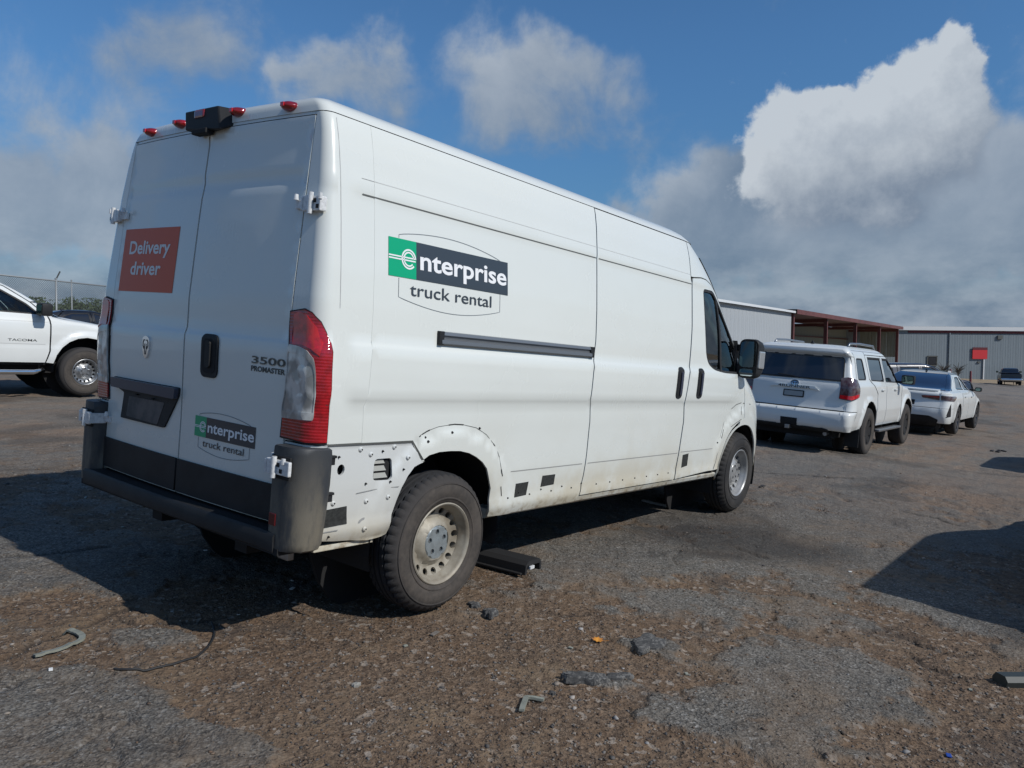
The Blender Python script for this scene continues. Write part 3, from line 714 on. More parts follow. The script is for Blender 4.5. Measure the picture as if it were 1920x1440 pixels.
# ------------------------------------------------------------------ tail lights
def lens_mat(name, col, ribs=0.0, rough=.08, em=None):
    m = material(name, col, rough, coat=1.0, spec=.7); N = NT(m.node_tree); b = N.n['Principled BSDF']
    tc = N.node('ShaderNodeTexCoord').outputs['Object']
    n = N.noise(tc, 22, 3, .6); N.l.new(N.mix(N.mapr(n, .35, .7), col, tuple(c*.55 for c in col)), b.inputs['Base Color'])
    if ribs:
        w = N.node('ShaderNodeTexWave', {'Vector': tc, 'Scale': ribs, 'Distortion': 0.0}, bands_direction='Z').outputs[1]
        N.l.new(N.node('ShaderNodeBump', {'Height': w, 'Strength': .4, 'Distance': .002}).outputs[0], b.inputs['Normal'])
    return m
RED = lens_mat('red_lens', (.66, .010, .014)); RED_R = lens_mat('ribbed_red_lens', (.40, .005, .012), 22.0)
def clear_mat():
    m = material('clear_lens_reflector', (.42, .44, .43), .12, metal=.15, coat=1.0); N = NT(m.node_tree); b = N.n['Principled BSDF']
    tc = N.node('ShaderNodeTexCoord').outputs['Object']; n = N.noise(N.v('MULTIPLY', tc, (16, 16, 11)), 1, 2, .5)
    N.l.new(N.mix(N.mapr(n, .4, .62), (.30, .31, .30), (.62, .63, .61)), b.inputs['Base Color'])
    w = N.node('ShaderNodeTexVoronoi', {'Vector': N.v('MULTIPLY', tc, (18, 18, 9)), 'Scale': 1.0}).outputs[0]
    N.l.new(N.node('ShaderNodeBump', {'Height': w, 'Strength': .35, 'Distance': .02}).outputs[0], b.inputs['Normal']); return m
CLEAR = clear_mat()
_C = VAN.corner(-1)
cpx = lambda pts: [FB.solve(_C, p, (.5, 1.3)) for p in pts]
_e = VAN.qy(.826, 1.3)
tlp = [(_e, .985)]+cpx([(575, 833), (612, 833), (617, 760), (622, 700), (624, 660), (621, 645), (612, 622), (603, 603), (586, 585), (573, 578)])+[(_e, cpx([(553, 583)])[0][1])]
clp = rounded([(_e+.06, cpx([(545, 780)])[0][1])]+cpx([(589, 783), (593, 700), (590, 678), (579, 662), (564, 655)])+[(_e+.06, cpx([(548, 651)])[0][1])], .04)
cq = (min(p[0] for p in clp)+max(p[0] for p in clp))/2
for sg in SIDES:
    Cn = VAN.corner(sg)
    tl = panel('tail_light', Cn, tlp, RUBBER, van, step=.09, off=.005, thick=.03, local=BP)
    ins = lambda p, d: [(sum(q[0] for q in p)/len(p)+(x-sum(q[0] for q in p)/len(p))*(1-d), sum(q[1] for q in p)/len(p)+(z-sum(q[1] for q in p)/len(p))*(1-d*.35)) for x, z in p]
    out = ins(tlp, .07)
    panel('ribbed_lens', Cn, out, RED_R, tl, holes=[inset(clp, -.01)], step=.07, off=.011, thick=.012)
    panel('brake_lens', Cn, cpx([(553, 645), (570, 647), (586, 655), (600, 668), (606, 645), (596, 615), (580, 592), (565, 585), (556, 590)]), RED, tl, step=.07, off=.014, thick=.006)
    panel('clear_lens', Cn, inset(clp, .0), CLEAR, tl, step=.07, off=.012, thick=.016)
    panel('lens_ridge', Cn, inset(clp, -.012), MATS['black_rubber'] if False else CLEAR, tl, holes=[inset(clp, .022)], step=.07, off=.015, thick=.008)
    for z0, r0 in ((1.30, .062), (1.175, .055)):
        V = [np.array(Cn(cq+r0*k*math.cos(a)/.13, z0+r0*k*math.sin(a)))+np.array([-.6, sg*.6, 0])*(.024-.010*k) for k in (.25, .6, 1.0) for a in np.linspace(0, 2*math.pi, 20, endpoint=False)]
        recalc(mk('reflector_bowl', (V, [(j*20+i, j*20+(i+1) % 20, (j+1)*20+(i+1) % 20, (j+1)*20+i) for j in range(2) for i in range(20)]+[tuple(range(20))]), CLEAR, tl, smooth=True))
    # hinges: a painted bracket on door and pillar with a round barrel
    for z0 in (2.055, .868):
        low = z0 < 1; W0 = van_W(z0, .5); xr = van_XR(z0, 9)+.03
        xo = xr-.072 if low else xr-.004; yo = .985 if low else .948
        h = join(box(xr-.018, xr-.004, .765, .835, z0-.020, z0+.020, .003), box(xo-.034, xr-.002, .828, .852, z0-.030, z0+.030, .004), box(xo-.034, xo-.014, .838, .885, z0-.036, z0+.036, .005),
                 box(xo-.022, xo-.004 if low else xr+.012, .885, yo, z0-.033, z0+.033, .005),
                 mv(lathe([(.001, -.048), (.012, -.048), (.012, .048), (.001, .048)], 12, axis='z'), xo-.030, .892, z0), mv(lathe([(.001, -.012), (.012, -.012), (.009, .014), (.001, .016)], 10, axis='z'), xr-.030, .785, z0+.030), mv(lathe([(.001, -.016), (.009, -.016), (.009, .01), (.001, .01)], 10, axis='z'), xo-.020, .945, z0+.034))
        o = recalc(vp('door_hinge', ([(x, sg*y, z) for x, y, z in h[0]], h[1]), HINGE))
        for yy, zz in ((.912, z0+.012), (.932, z0-.014)): mk('hinge_slot', box(xo-.0245, xo-.02, min(sg*(yy-.009), sg*(yy+.009)), max(sg*(yy-.009), sg*(yy+.009)), zz-.009, zz+.009), DARK, o)

# ------------------------------------------------------------------ bumper
def bumper(sg):
    V, F = [], []
    for sg in (sg,):
        out = [(x+.055, y) for x, y in [(.050, .825), (.020, .832), (-.018, .838), (-.030, .848), (-.034, .88), (-.030, .94), (-.012, .99), (.020, 1.018), (.06, 1.030), (.10, 1.034), (.145, 1.032), (.147, .985), (.10, .95), (.05, .90)]]
        lv = [(.492, .020, -.035), (.502, .006, -.030), (.53, 0, -.024), (.66, 0, -.010), (.80, 0, 0), (.93, 0, 0), (.955, .002, 0), (.962, .010, 0)]
        k = len(V); n = len(out)
        for z, ins_, dx in lv:
            for x, y in out:
                xx = x+(dx if x > .1 else 0); cy = (y-.93); cx = (xx-.07)
                V.append((xx-np.sign(cx)*ins_*(abs(cx) > .05), sg*(y-(np.sign(cy)*ins_ if abs(cy) > .04 else 0)), z))
        for j in range(len(lv)-1):
            for i in range(n): F.append((k+j*n+i, k+j*n+(i+1) % n, k+(j+1)*n+(i+1) % n, k+(j+1)*n+i))
        F.append(tuple(k+i for i in range(n))); F.append(tuple(k+(len(lv)-1)*n+i for i in range(n)))
    return V, F
bmp = recalc(vp('rear_bumper', bumper(-1), BUMPER, auto=40)); bm2 = recalc(mk('bumper_corner', bumper(1), BUMPER, bmp, auto=40))
# low step beam between the corners
sec = [(.13, .470), (.035, .474), (.015, .487), (.011, .556), (.021, .570), (.13, .574)]
ys = np.linspace(-.90, .90, 17); V = [(x-.022*(1-(y/.9)**2), y, z-(.0 if abs(y) < .85 else .006)) for y in ys for x, z in sec]
F = [(i*6+k, i*6+(k+1) % 6, (i+1)*6+(k+1) % 6, (i+1)*6+k) for i in range(16) for k in range(6)]+[tuple(range(6)), tuple(96+k for k in range(6))]
o = mk('step_pad', (V, F), PLASTIC, bmp, auto=40); recalc(o)
for z0 in (.905, .735):
    for sg in SIDES:
        mk('bumper_clip', join(box(.200, .226, min(sg*1.005, sg*1.025), max(sg*1.005, sg*1.025), z0-.022, z0+.022, .003), box(.200, .232, min(sg*1.009, sg*1.029), max(sg*1.009, sg*1.029), z0+.010, z0+.022, .002)), PLASTIC, bmp)
mk('hinge_pocket', box(.0175, .03, -.975, -.845, .815, .918, .004), DARK, bmp); mk('hinge_pocket', box(.0175, .03, .845, .975, .815, .918, .004), DARK, bmp)
mk('reflector', box(.0165, .024, -.90, -.855, .60, .655, .003), material('dull_red_reflector', (.10, .01, .012), .3), bmp)

# ------------------------------------------------------------------ rear door furniture
def rpoly(pts): return [vrear(p) for p in pts]
drR, drL = rdoors[-1], rdoors[1]
def rbox(y0, y1, z0, z1, r=.02): return rrect(y0, y1, z0, z1, r)
hp = rbox(-.385, -.285, 1.222, 1.440, .035)
hy = [vrear(p) for p in ((394, 627), (394, 708), (379, 667), (410, 667))]
hc = np.mean([q[0] for q in hy[2:]]); hw_ = abs(hy[2][0]-hy[3][0])/2; hz0, hz1 = hy[1][1], hy[0][1]
ho = panel('door_handle', RS, rbox(hc-hw_, hc+hw_, hz0, hz1, .035), PLASTIC, drR, step=.03, off=.008, thick=.012)
panel('handle_recess', RS, rbox(hc-hw_+.016, hc+hw_-.016, hz0+.022, hz1-.022, .03), DARK, ho, step=.03, off=.0095, thick=.002)
panel('handle_lever', RS, rbox(hc-.020, hc+.020, hz0+.05, hz1-.03, .016), PLASTIC, ho, step=.03, off=.020, thick=.010)
# number plate housing (no plate fitted)
pq = rpoly([(217, 705), (339, 727), (338, 742), (310, 802), (229, 782), (236, 735), (219, 722)])
pl = panel('plate_housing', RS, rounded(pq, .012, 3), PLASTIC, drL, step=.05, off=.010, thick=.012)
hy2 = rpoly([(218, 706), (339, 728), (336, 748), (219, 724)])
panel('housing_hood', RS, rounded(hy2, .010, 3), material('hood_plastic', (.045, .05, .075), .35), pl, step=.05, off=.034, thick=.026)
pr_ = rpoly([(246, 742), (312, 755), (298, 796), (240, 779)])
panel('plate_recess', RS, rounded(pr_, .01, 2), material('recess_dirt', (.05, .052, .055), .6, col2=(.12, .105, .10), vscale=9), pl, step=.05, off=.0115, thick=.002)
for p in ((262, 741), (292, 749)):
    y, z = vrear(p); mk('lamp_cap', mv(lathe([(.001, 0), (.008, 0), (.008, .008), (.001, .008)], 10, axis='z'), RS(y, z)[0]-.018, y, z), PLASTIC, pl)
# emblem with a horned animal head
by, bz = vrear((276, 651)); shp = [(-.030, .052), (-.036, .03), (-.034, -.01), (-.022, -.042), (0, -.060), (.022, -.042), (.034, -.01), (.036, .03), (.030, .052), (0, .062)]
em = panel('emblem', RS, spline([(by+a, bz+b) for a, b in shp], 3, True), CHROME, drL, step=.02, off=.010, thick=.010)
def sheet(name, pts, mat, off, parent, w=.008): return decal(name, RS, strip2d(pts, w), mat, parent, off=off)
HORN = material('emblem_dark', (.03, .03, .032), .4)
for s_ in (-1, 1):
    sheet('emblem_horn', [(by+s_*.006, bz+.038), (by+s_*.018, bz+.040), (by+s_*.026, bz+.026), (by+s_*.026, bz+.006), (by+s_*.018, bz-.008), (by+s_*.012, bz+.006)], HORN, .0112, em, .007)
    sheet('emblem_face', [(by+s_*.008, bz+.020), (by+s_*.009, bz-.012), (by+s_*.004, bz-.040)], HORN, .0112, em, .005)
# model lettering
def rtext(s, y0, y1, z0, size, bold, mat, parent, name, off=.002):
    V, F = fit_text(s, 0, y0-y1, 0, bold, size); V2 = [(y0-u, z0+v) for u, v in V]; return decal(name, RS, (V2, F), mat, parent, off=off)
LET = material('dark_letters', (.06, .07, .072), .3, metal=.3)
LETC = material('chrome_letters', (.32, .34, .34), .25, metal=.8)
q = [vrear(p) for p in ((472, 682), (536, 686), (471, 694), (535, 699))]
rtext('3500', q[0][0], q[1][0], q[0][1]+.004, .050, .030, LETC, drR, 'model_number'); rtext('3500', q[0][0]-.002, q[1][0]+.002, q[0][1]+.006, .046, 0.0, LET, drR, 'model_number', .003)
rtext('PROMASTER', q[2][0], q[3][0], q[2][1]-.001, .034, .035, LET, drR, 'model_name')
# orange notice
ORG = material('orange_vinyl', (.62, .10, .035), .45); WHT = material('white_vinyl', (.72, .72, .70), .45)
oc = rpoly([(236, 429), (338, 427), (323, 551), (225, 544)])
oy0, oy1 = (oc[0][0]+oc[3][0])/2, (oc[1][0]+oc[2][0])/2; oz0, oz1 = (oc[2][1]+oc[3][1])/2, (oc[0][1]+oc[1][1])/2
nt = panel('notice', RS, [(oy0, oz0), (oy1, oz0), (oy1, oz1), (oy0, oz1)], ORG, drL, step=.06, off=.0022, thick=.001)
nt['label'] = 'orange square notice lettered Delivery driver'
ow, oh = oy0-oy1, oz1-oz0
rtext('Delivery', oy0-.13*ow, oy0-.88*ow, oz0+.60*oh, .29*oh, .022, WHT, nt, 'lettering', .0034)
rtext('driver', oy0-.20*ow, oy0-.76*ow, oz0+.27*oh, .29*oh, .022, WHT, nt, 'lettering', .0034)

# ------------------------------------------------------------------ rental logo
GREEN = material('green_vinyl', (.0, .36, .17), .35, coat=.3); GREY = material('charcoal_vinyl', (.040, .050, .062), .35, coat=.3); LINE = material('thin_grey_line', (.16, .18, .20), .5)
def logo(surf, A, B0, w, h, parent, dr, scale_line=1.0):
    """A+dr*u, B0+v: the sign's lower left corner seen by the reader, dr=+1 when a grows to the reader's right"""
    f = lambda V: [(A+dr*u*w, B0+v*h) for u, v in V]
    hh = w*.2; k = 1.0
    pn = panel('logo_panel', surf, f([(.203, 0), (1, 0), (1, 1), (.203, 1)]), GREY, parent, step=.06, off=.0022, thick=.001, lip=False)
    gp = panel('logo_panel', surf, f([(0, 0), (.2025, 0), (.2025, 1), (0, 1)]), GREEN, parent, step=.06, off=.0022, thick=.001, lip=False)
    def T(s, u0, u1, v0, size, bold, mat, name, off=.0032):
        V, F = fit_text(s, u0, u1, v0, bold, size); return decal(name, surf, (f(V), F), mat, pn, off=off)
    T('nterprise', .232, .985, .295, 0.72, .020, WHITEV, 'lettering')
    T('truck rental', .157, .842, -.44, .48, .004, GREY, 'lettering')
    # the double-lined letter e with its lines running off to the left
    asp = w/h; cx, cy, r = .146, .50, .245
    for rr, ww in ((r, .045), (r*.72, .035)):
        pts = [(cx+rr*math.cos(R(a))/asp, cy+rr*math.sin(R(a))) for a in np.linspace(4, 318, 34)]
        P2 = np.array(pts)*np.array([asp, 1]); V, F = strip2d(P2, ww if rr == r else .04); V = V/np.array([asp, 1]); decal('letter_stroke', surf, (f(V), F), WHITEV, gp, off=.0034)
    for v0 in (.465, .535):
        V, F = strip2d(np.array([(0.0, v0), (asp*(cx+r/asp), v0-.0)]), .036); V = V/np.array([asp, 1]); decal('letter_stroke', surf, (f(V), F), WHITEV, gp, off=.0034)
    # thin frame, bulging above and below
    lw = .0028*scale_line
    def frame(pts): V, F = strip2d([(A+dr*u*w, B0+v*h) for u, v in pts], lw); decal('logo_frame', surf, (V, F), LINE, pn, off=.0018)
    tp = [(.075, 1.02), (.075, 1.10)]+[(.075+.85*t, 1.10+.24*math.sin(math.pi*t)**.8-.10*t) for t in np.linspace(.04, 1, 24)]+[(.925, 1.0)]
    bt = [(.075, -.02), (.075, -.52)]+[(.075+.85*t, -.52-.26*math.sin(math.pi*t)**.9-.02*t) for t in np.linspace(.04, 1, 24)]+[(.925, 0)]
    frame(tp); frame(bt)
    return pn
WHITEV = material('letter_white', (.80, .81, .82), .35)
c4 = [vside(p) for p in ((728, 446), (952, 490), (951, 552), (728, 518))]
lx0, lx1 = (c4[0][0]+c4[3][0])/2, (c4[1][0]+c4[2][0])/2; lz0, lz1 = (c4[2][1]+c4[3][1])/2, (c4[0][1]+c4[1][1])/2
qp = [o for o in bpy.data.objects if o.name == 'quarter_panel'][0]
logo(VAN.side(-1), lx0, lz0, lx1-lx0, lz1-lz0, qp, 1)
c4 = rpoly([(366, 781), (480, 798), (479, 838), (366, 820)])
ly0, ly1 = (c4[0][0]+c4[3][0])/2, (c4[1][0]+c4[2][0])/2; lz0, lz1 = (c4[2][1]+c4[3][1])/2, (c4[0][1]+c4[1][1])/2
logo(RS, ly0, lz0, ly0-ly1, lz1-lz0, drR, -1)

# ------------------------------------------------------------------ sliding door rail, handles, lower panel fittings
S = VAN.side(-1)
rl = [vside(p, (1.6, 1.5)) for p in ((820, 622), (1116, 650), (1116, 669), (820, 648))]
rx0, rx1, rz0, rz1 = rl[0][0], slR[6][0]-.006, (rl[3][1]+rl[2][1])/2, (rl[0][1]+rl[1][1])/2
def rail(sg):
    y = lambda x, z: sg*(VAN.hw(x, z)-.004)
    zc = (rz0+rz1)/2; hz = (rz1-rz0)/2
    sec = [(0, hz), (.010, hz*.9), (.014, hz*.45), (.004, hz*.30), (.002, -.05*hz), (.016, -.25*hz), (.018, -.8*hz), (.012, -hz), (0, -hz)]
    xs = np.linspace(rx0+.02, rx1-.03, 24); n = len(sec)
    V = [(x, sg*(VAN.hw(x, 1.55)+.000+d+.006), zc+z) for x in xs for d, z in sec]
    F = [(i*n+k, i*n+k+1, (i+1)*n+k+1, (i+1)*n+k) for i in range(23) for k in range(n-1)]+[tuple(range(n)), tuple(23*n+k for k in range(n))]
    r_ = recalc(vp('door_rail', (V, F), ALU, auto=35))
    for a, b in ((rx0, rx0+.035), (rx1-.045, rx1)):
        w = VAN.hw(a, 1.55)
        mk('rail_end', join(box(a, b, min(sg*(w-.01), sg*(w+.022)), max(sg*(w-.01), sg*(w+.022)), zc-hz*1.02, zc+hz*1.02, .003)), PLASTIC, r_)
rail(-1)
def handle(c, par, sg=-1, w=.052, h=.125):
    x, z = c; Sx = VAN.side(sg)
    o = panel('door_handle', Sx, [(x+a*(1+.0*b)+b*.10, z+b) for a, b in rrect(-w, w, -h, h, .04)], PLASTIC, par, step=.03, off=.006, thick=.01)
    panel('handle_recess', Sx, [(x+a+b*.1, z+b) for a, b in rrect(-w+.016, w-.016, -h+.018, h-.02, .03)], DARK, o, step=.03, off=.0072, thick=.002)
    panel('handle_lever', Sx, [(x+.004+a+b*.1, z+b) for a, b in rrect(-.014, .012, -h+.03, h-.035, .013)], MATS['hood_plastic'], o, step=.03, off=.020, thick=.01)
sdo = [o for o in bpy.data.objects if o.name == 'sliding_door'][0]; fdo = [o for o in bpy.data.objects if o.name == 'front_door'][0]; fdl = [o for o in bpy.data.objects if o.name == 'front_door.001'][0]
handle(vside((1275, 718), (3.7, 1.3)), sdo); handle(vside((1313, 719), (4.0, 1.3)), fdo); handle(vside((1313, 719), (4.0, 1.3)), fdl, 1)
# lower crease line of the doors and the sill (shallow pressed joint, its shade painted as grey strips)
def seam(name, pts, w, mat, par, off=.0012, surf=None): return decal(name, surf or S, strip2d(pts, w), mat, par, off=off)
SHADE = material('crease_shade_grey', (.30, .30, .29), .7)  # grey for the shade of pressed creases, laid on as flat strips
zl = .757
seam('lower_shade_line', [(x, zl) for x in np.linspace(1.56, 2.33, 14)], .006, SHADE, qp)
seam('lower_shade_line', [(x, zl) for x in np.linspace(2.40, 3.74, 20)], .006, SHADE, sdo)
seam('lower_shade_line', [(x, zl+.006) for x in np.linspace(3.80, 4.42, 10)], .006, SHADE, fdo)
seam('shade_line', [(x, 2.218) for x in np.linspace(.33, 2.37, 30)], .003, material('soft_line', (.52, .53, .52), .5), qp)  # thin grey strip paints the faint shade along the upper crease
seam('shade_line', [(x, 2.218) for x in np.linspace(2.40, 3.82, 20)], .003, MATS['soft_line'], sdo)
seam('shade_line', [(x, 2.142) for x in np.linspace(.33, 2.37, 30)], .0075, material('recess_line', (.10, .105, .10), .6), qp)  # dark strip paints the shade line under the step in the side
seam('shade_line', [(x, 2.142) for x in np.linspace(2.40, 3.83, 20)], .0075, MATS['recess_line'], sdo)
seam('trim_gap', [(.19, .974), (.722, .971), (.80, .870)], .009, MATS['recess_line'], qp, .0014)
seam('shade_line', [(.205, z) for z in np.linspace(1.60, 2.47, 12)], .003, MATS['soft_line'], qp, .001)
# remains of the arch trim adhesive
ADH = material('adhesive_black', (.03, .03, .028), .8)
for pts in ([(786, 819), (792, 814), (800, 809), (806, 806)], [(841, 797), (852, 795.5), (869, 796.5)], [(925, 832), (930, 840), (936, 857)], [(940, 880), (942, 893)], [(939, 912), (940, 930)]):
    seam('adhesive_mark', [vside(p, (1.2, 1.0)) for p in pts], .007, ADH, qp)
for pts in ([(806, 806), (822, 800), (841, 797)], [(869, 796.5), (893, 802), (912, 815), (925, 832)], [(936, 857), (940, 880)]):
    seam('adhesive_mark', [vside(p, (1.2, 1.0)) for p in pts], .003, MATS['recess_line'], qp)
fen = [o for o in bpy.data.objects if o.name == 'front_fender'][0]
for k, pts in enumerate(([(1371, 767), (1380, 759), (1390, 755)], [(1393, 756), (1407, 758)], [(1390, 762), (1390, 778)], [(1371, 800), (1380, 793), (1390, 786)], [(1357, 803), (1353, 822)], [(1345, 850), (1341, 868), (1337, 880)], [(1358, 790), (1350, 820), (1346, 850)])):
    seam('adhesive_mark', [vside(p, (4.9, 1.0)) for p in pts], .006 if k < 6 else .003, ADH if k not in (5, 6) else MATS['recess_line'], fen)
# foam pads, clips, stud holes, vent
lq = [o for o in bpy.data.objects if o.name == 'lower_quarter_panel'][0]
FOAM = material('foam_pad', (.035, .037, .035), .9, var=.5, vscale=60)
for pts, par in (([(610, 957), (650, 949), (650, 982), (607, 990)], lq), ([(967, 907), (991, 903), (986, 928), (964, 933)], qp), ([(1017, 892), (1041, 889), (1038, 908), (1013, 913)], qp), ([(1280, 853), (1291, 850), (1288, 873), (1277, 877)], fdo)):
    panel('foam_pad', S, [vside(p, (1.5, .7)) for p in pts], FOAM, par, step=.05, off=.001, thick=.003)
def stud(px, par, r=.017, big=True):
    x, z = vside(px, (.5, .8)); y = -VAN.hw(x, z)
    o = mk('stud', mv(lathe([(.001, -.006), (r*.55, -.006), (r*.7, -.004), (r, .001)], 14), x, y, z), BARE if big else DARK, par, auto=30)
    mk('stud_hole', mv(lathe([(.001, -.0068), (r*.34, -.0068), (r*.36, -.005)], 10), x+.002, y, z), DARK, o)
for p in ((677, 843), (696, 852), (740, 838), (766, 858), (687, 940), (728, 932), (625, 944), (684, 992)): stud(p, lq, .013)
for p in ((636, 857), (686, 907), (732, 903), (718, 846), (616, 1007), (757, 880)): stud(p, lq, .006, False)
mk('dish_shade', ([(x_, -VAN.hw(.40, .58)-.0012, z_) for x_, z_ in arc(*vside((684, 985), (.4, .55)), .036, 20, 160, 12)]+[(x_, -VAN.hw(.40, .58)-.0012, z_) for x_, z_ in arc(*vside((684, 985), (.4, .55)), .024, 160, 20, 12)], [tuple(range(26))]), SHADE, lq)  # flat grey crescent paints the shade inside a pressed dish
seam('shade_line', [vside(p, (.5, .75)) for p in [(668, 925), (700, 918), (748, 912)]], .004, SHADE, lq)  # pressed lines painted as grey strips of shade, here and below
seam('shade_line', [vside(p, (.5, .75)) for p in [(592, 1003), (610, 998), (633, 994)]], .005, SHADE, lq)
for p in ((803, 828), (797, 820), (848, 811), (899, 803), (1345, 830)): stud(p, qp, .008, False)
for i in range(8): x = 1.55+i*.115; stud(tuple(FB.px(S(x, .60+.02*(i % 2)))), qp, .006, False)
for i in range(7): stud(tuple(FB.px(S(2.55+i*.18, .60))), sdo, .006, False)
vt = vp('air_vent', box(.480, .606, -.985, -.955, .778, .898), DARK)
for k in range(3):
    z0 = .795+k*.036; w0 = .05-.006*k
    mk('louvre', ([(.492, -.993, z0), (.585-.012*k, -.993, z0), (.575-.012*k, -.985, z0+.024), (.500, -.985, z0+.024), (.492, -.975, z0), (.585, -.975, z0)], [(0, 1, 2, 3), (0, 4, 5, 1)]), material('louvre_grey', (.34, .34, .31), .5) if k == 0 else MATS['louvre_grey'], vt)
vp('drain_hole', mv(lathe([(.001, 0), (.024, 0)], 18), .284, -.965, .853), DARK)
vp('tow_bracket', join(box(.22, .30, -.74, -.62, .40, .455, .008), box(.24, .28, -.72, -.64, .36, .42, .006)), STEEL)
vp('wheel_liner', join(box(1.43, 1.46, -.95, -.6, .30, .5)), DARK) if False else None

# ------------------------------------------------------------------ roof marker lights and camera pod
MK = lens_mat('marker_red', (.30, .004, .006))
for px, y0 in (((290, 250), .74), ((350, 236), .36), ((374, 213), .0), ((457, 214), -.235), ((549, 202), -.64)):
    if px[0] == 374: continue
    z0 = 2.530; p = FB.plane(px, 0, van_XR(z0)+.03); y, z = p[1], p[2]; x = van_XR(z)+.03*min(1, abs(y)/.8)**2-.018
    o = vp('marker_light', recalc_dummy if False else ([(x+.03-.060*math.cos(th)*1.0, y+.046*math.sin(th)*math.cos(ph), z+.026*math.sin(th)*math.sin(ph)) for th in np.linspace(.05, math.pi/2, 7) for ph in np.linspace(0, 2*math.pi, 20, endpoint=False)],
        [(j*20+i, j*20+(i+1) % 20, (j+1)*20+(i+1) % 20, (j+1)*20+i) for j in range(6) for i in range(20)]+[tuple(range(20))]), MK, smooth=True); recalc(o)
    mk('lens_core', box(x-.034, x-.028, y-.016, y+.010, z-.010, z+.010, .003), RED, o)
# camera pod: black wedge housing
q4 = [FB.plane(p, 0, .075) for p in ((347, 210), (347, 245), (412, 243), (408, 197))]; q2 = [FB.plane(p, 0, .14) for p in ((445, 233), (440, 205))]
V = [tuple(q4[1]), tuple(q4[2]), tuple(q4[3]), tuple(q4[0]), tuple(q2[0]), tuple(q2[1]), (.22, q4[0][1]+.03, q4[1][2]+.01), (.26, q4[0][1]+.03, q4[0][2]+.005), (.28, q2[0][1]-.01, q2[0][2]), (.30, q2[0][1]-.01, q2[1][2]+.01)]
pod = vp('brake_light_pod', (V, [(0, 1, 2, 3), (1, 4, 5, 2), (3, 2, 5, 9, 7), (0, 3, 7, 6), (4, 8, 9, 5), (0, 6, 8, 4, 1), (6, 7, 9, 8)]), PLASTIC); recalc(pod)
bmod = pod.modifiers.new('bevel', 'BEVEL'); bmod.width = .008; bmod.segments = 2
yc_ = (q4[0][1]+q4[3][1])/2; mk('camera_shade', box(.06, .11, yc_-.08, yc_+.05, q4[2][2]-.008, q4[2][2]+.02, .006), DARK, pod)
ql = FB.plane((374, 213), 0, .073); mk('brake_lens', box(.068, .084, ql[1]-.045, ql[1]+.045, ql[2]-.022, ql[2]+.022, .010), MK, pod)

# ------------------------------------------------------------------ door mirror
def mirror(sg):
    par = fdo if sg < 0 else fdl
    y0 = 1.00
    def fx(vf): return [(x, sg*y, z) for x, y, z in vf[0]], vf[1]
    hs = rrect(.985, 1.165, 1.405, 1.762, .055, 5)
    V = []; n = len(hs)
    for x, s_ in ((4.852, 1.0), (4.845, .97), (4.90, 1.02), (4.98, .96), (5.05, .78), (5.08, .5)):
        for a, b in hs: V.append((x, 1.075+(a-1.075)*s_, 1.58+(b-1.58)*s_))
    F = [(j*n+i, j*n+(i+1) % n, (j+1)*n+(i+1) % n, (j+1)*n+i) for j in (0, ) for i in range(n)]
    ring = [1, 0, 2, 3, 4, 5]
    F = [(ring[j]*n+i, ring[j]*n+(i+1) % n, ring[j+1]*n+(i+1) % n, ring[j+1]*n+i) for j in range(5) for i in range(n)]+[tuple(ring[5]*n+i for i in range(n)), tuple(ring[0]*n+i for i in range(n))]
    m = mk('door_mirror', fx((V, F)), PLASTIC, par, auto=40); recalc(m)
    g = mk('mirror_glass', fx(prism(rrect(1.000, 1.148, 1.505, 1.742, .04, 4), 4.846, 4.842, 'x')), material('mirror_silver', (.55, .62, .62), .02, metal=1.0) if 'mirror_silver' not in MATS else MATS['mirror_silver'], m); recalc(g)
    g = mk('mirror_glass', fx(prism(rrect(1.008, 1.140, 1.425, 1.490, .03, 4), 4.846, 4.840, 'x')), MATS['mirror_silver'], m); recalc(g)
    for z in (1.50, 1.68):
        recalc(mk('mirror_arm', fx(join(box(4.86, 4.96, .86, 1.03, z-.03, z+.03, .01))), PLASTIC, m))
    recalc(mk('mirror_foot', fx(([(4.80, .90, 1.44), (5.02, .86, 1.44), (5.02, .84, 1.60), (4.84, .88, 1.74), (4.80, .975, 1.44), (5.02, .95, 1.44), (5.02, .93, 1.60), (4.84, .965, 1.74)], [(0, 1, 2, 3), (4, 7, 6, 5), (0, 4, 5, 1), (1, 5, 6, 2), (2, 6, 7, 3), (3, 7, 4, 0)])), PLASTIC, m))
    recalc(mk('turn_signal', fx(box(4.86, 4.99, 1.155, 1.180, 1.50, 1.66, .012)), material('signal_lens', (.45, .46, .46), .15, metal=.3, coat=1) if 'signal_lens' not in MATS else MATS['signal_lens'], m))
mirror(-1); mirror(1)

# ------------------------------------------------------------------ front of the van
FS = VAN.front()
def fy(z, d=.29): # half width where the side skin ends
    return VAN.hw(van_XF(z)-d, z)
def fband(name, z0, z1, mat, k=.0, off=0, step=.1, d=.29, gap=.003):
    zz = np.linspace(z0, z1, 6); poly = [(-(fy(z, d)-k), z) for z in zz]+[((fy(z, d)-k), z) for z in zz[::-1]]
    return panel(name, FS, poly, mat, van, step=step, off=off, gap=gap, local=BP)
wsd = [(-(fy(z, .25)-.03), z) for z in np.linspace(1.50, 2.40, 8)]+[((fy(z, .25)-.03), z) for z in np.linspace(2.40, 1.50, 8)]
zz_ = np.linspace(1.46, 2.488, 6); panel('windshield_surround', FS, [(-fy(z, .25), z) for z in zz_]+[(fy(z, .25), z) for z in zz_[::-1]], RUBBER, van, holes=[inset(wsd, .03)], step=.1, off=-.004, gap=.003, local=BP)
panel('windshield', FS, wsd, GLASS, van, step=.12, off=.004, thick=.004, local=BP)
fband('hood', 1.12, 1.455, PAINT, off=0)
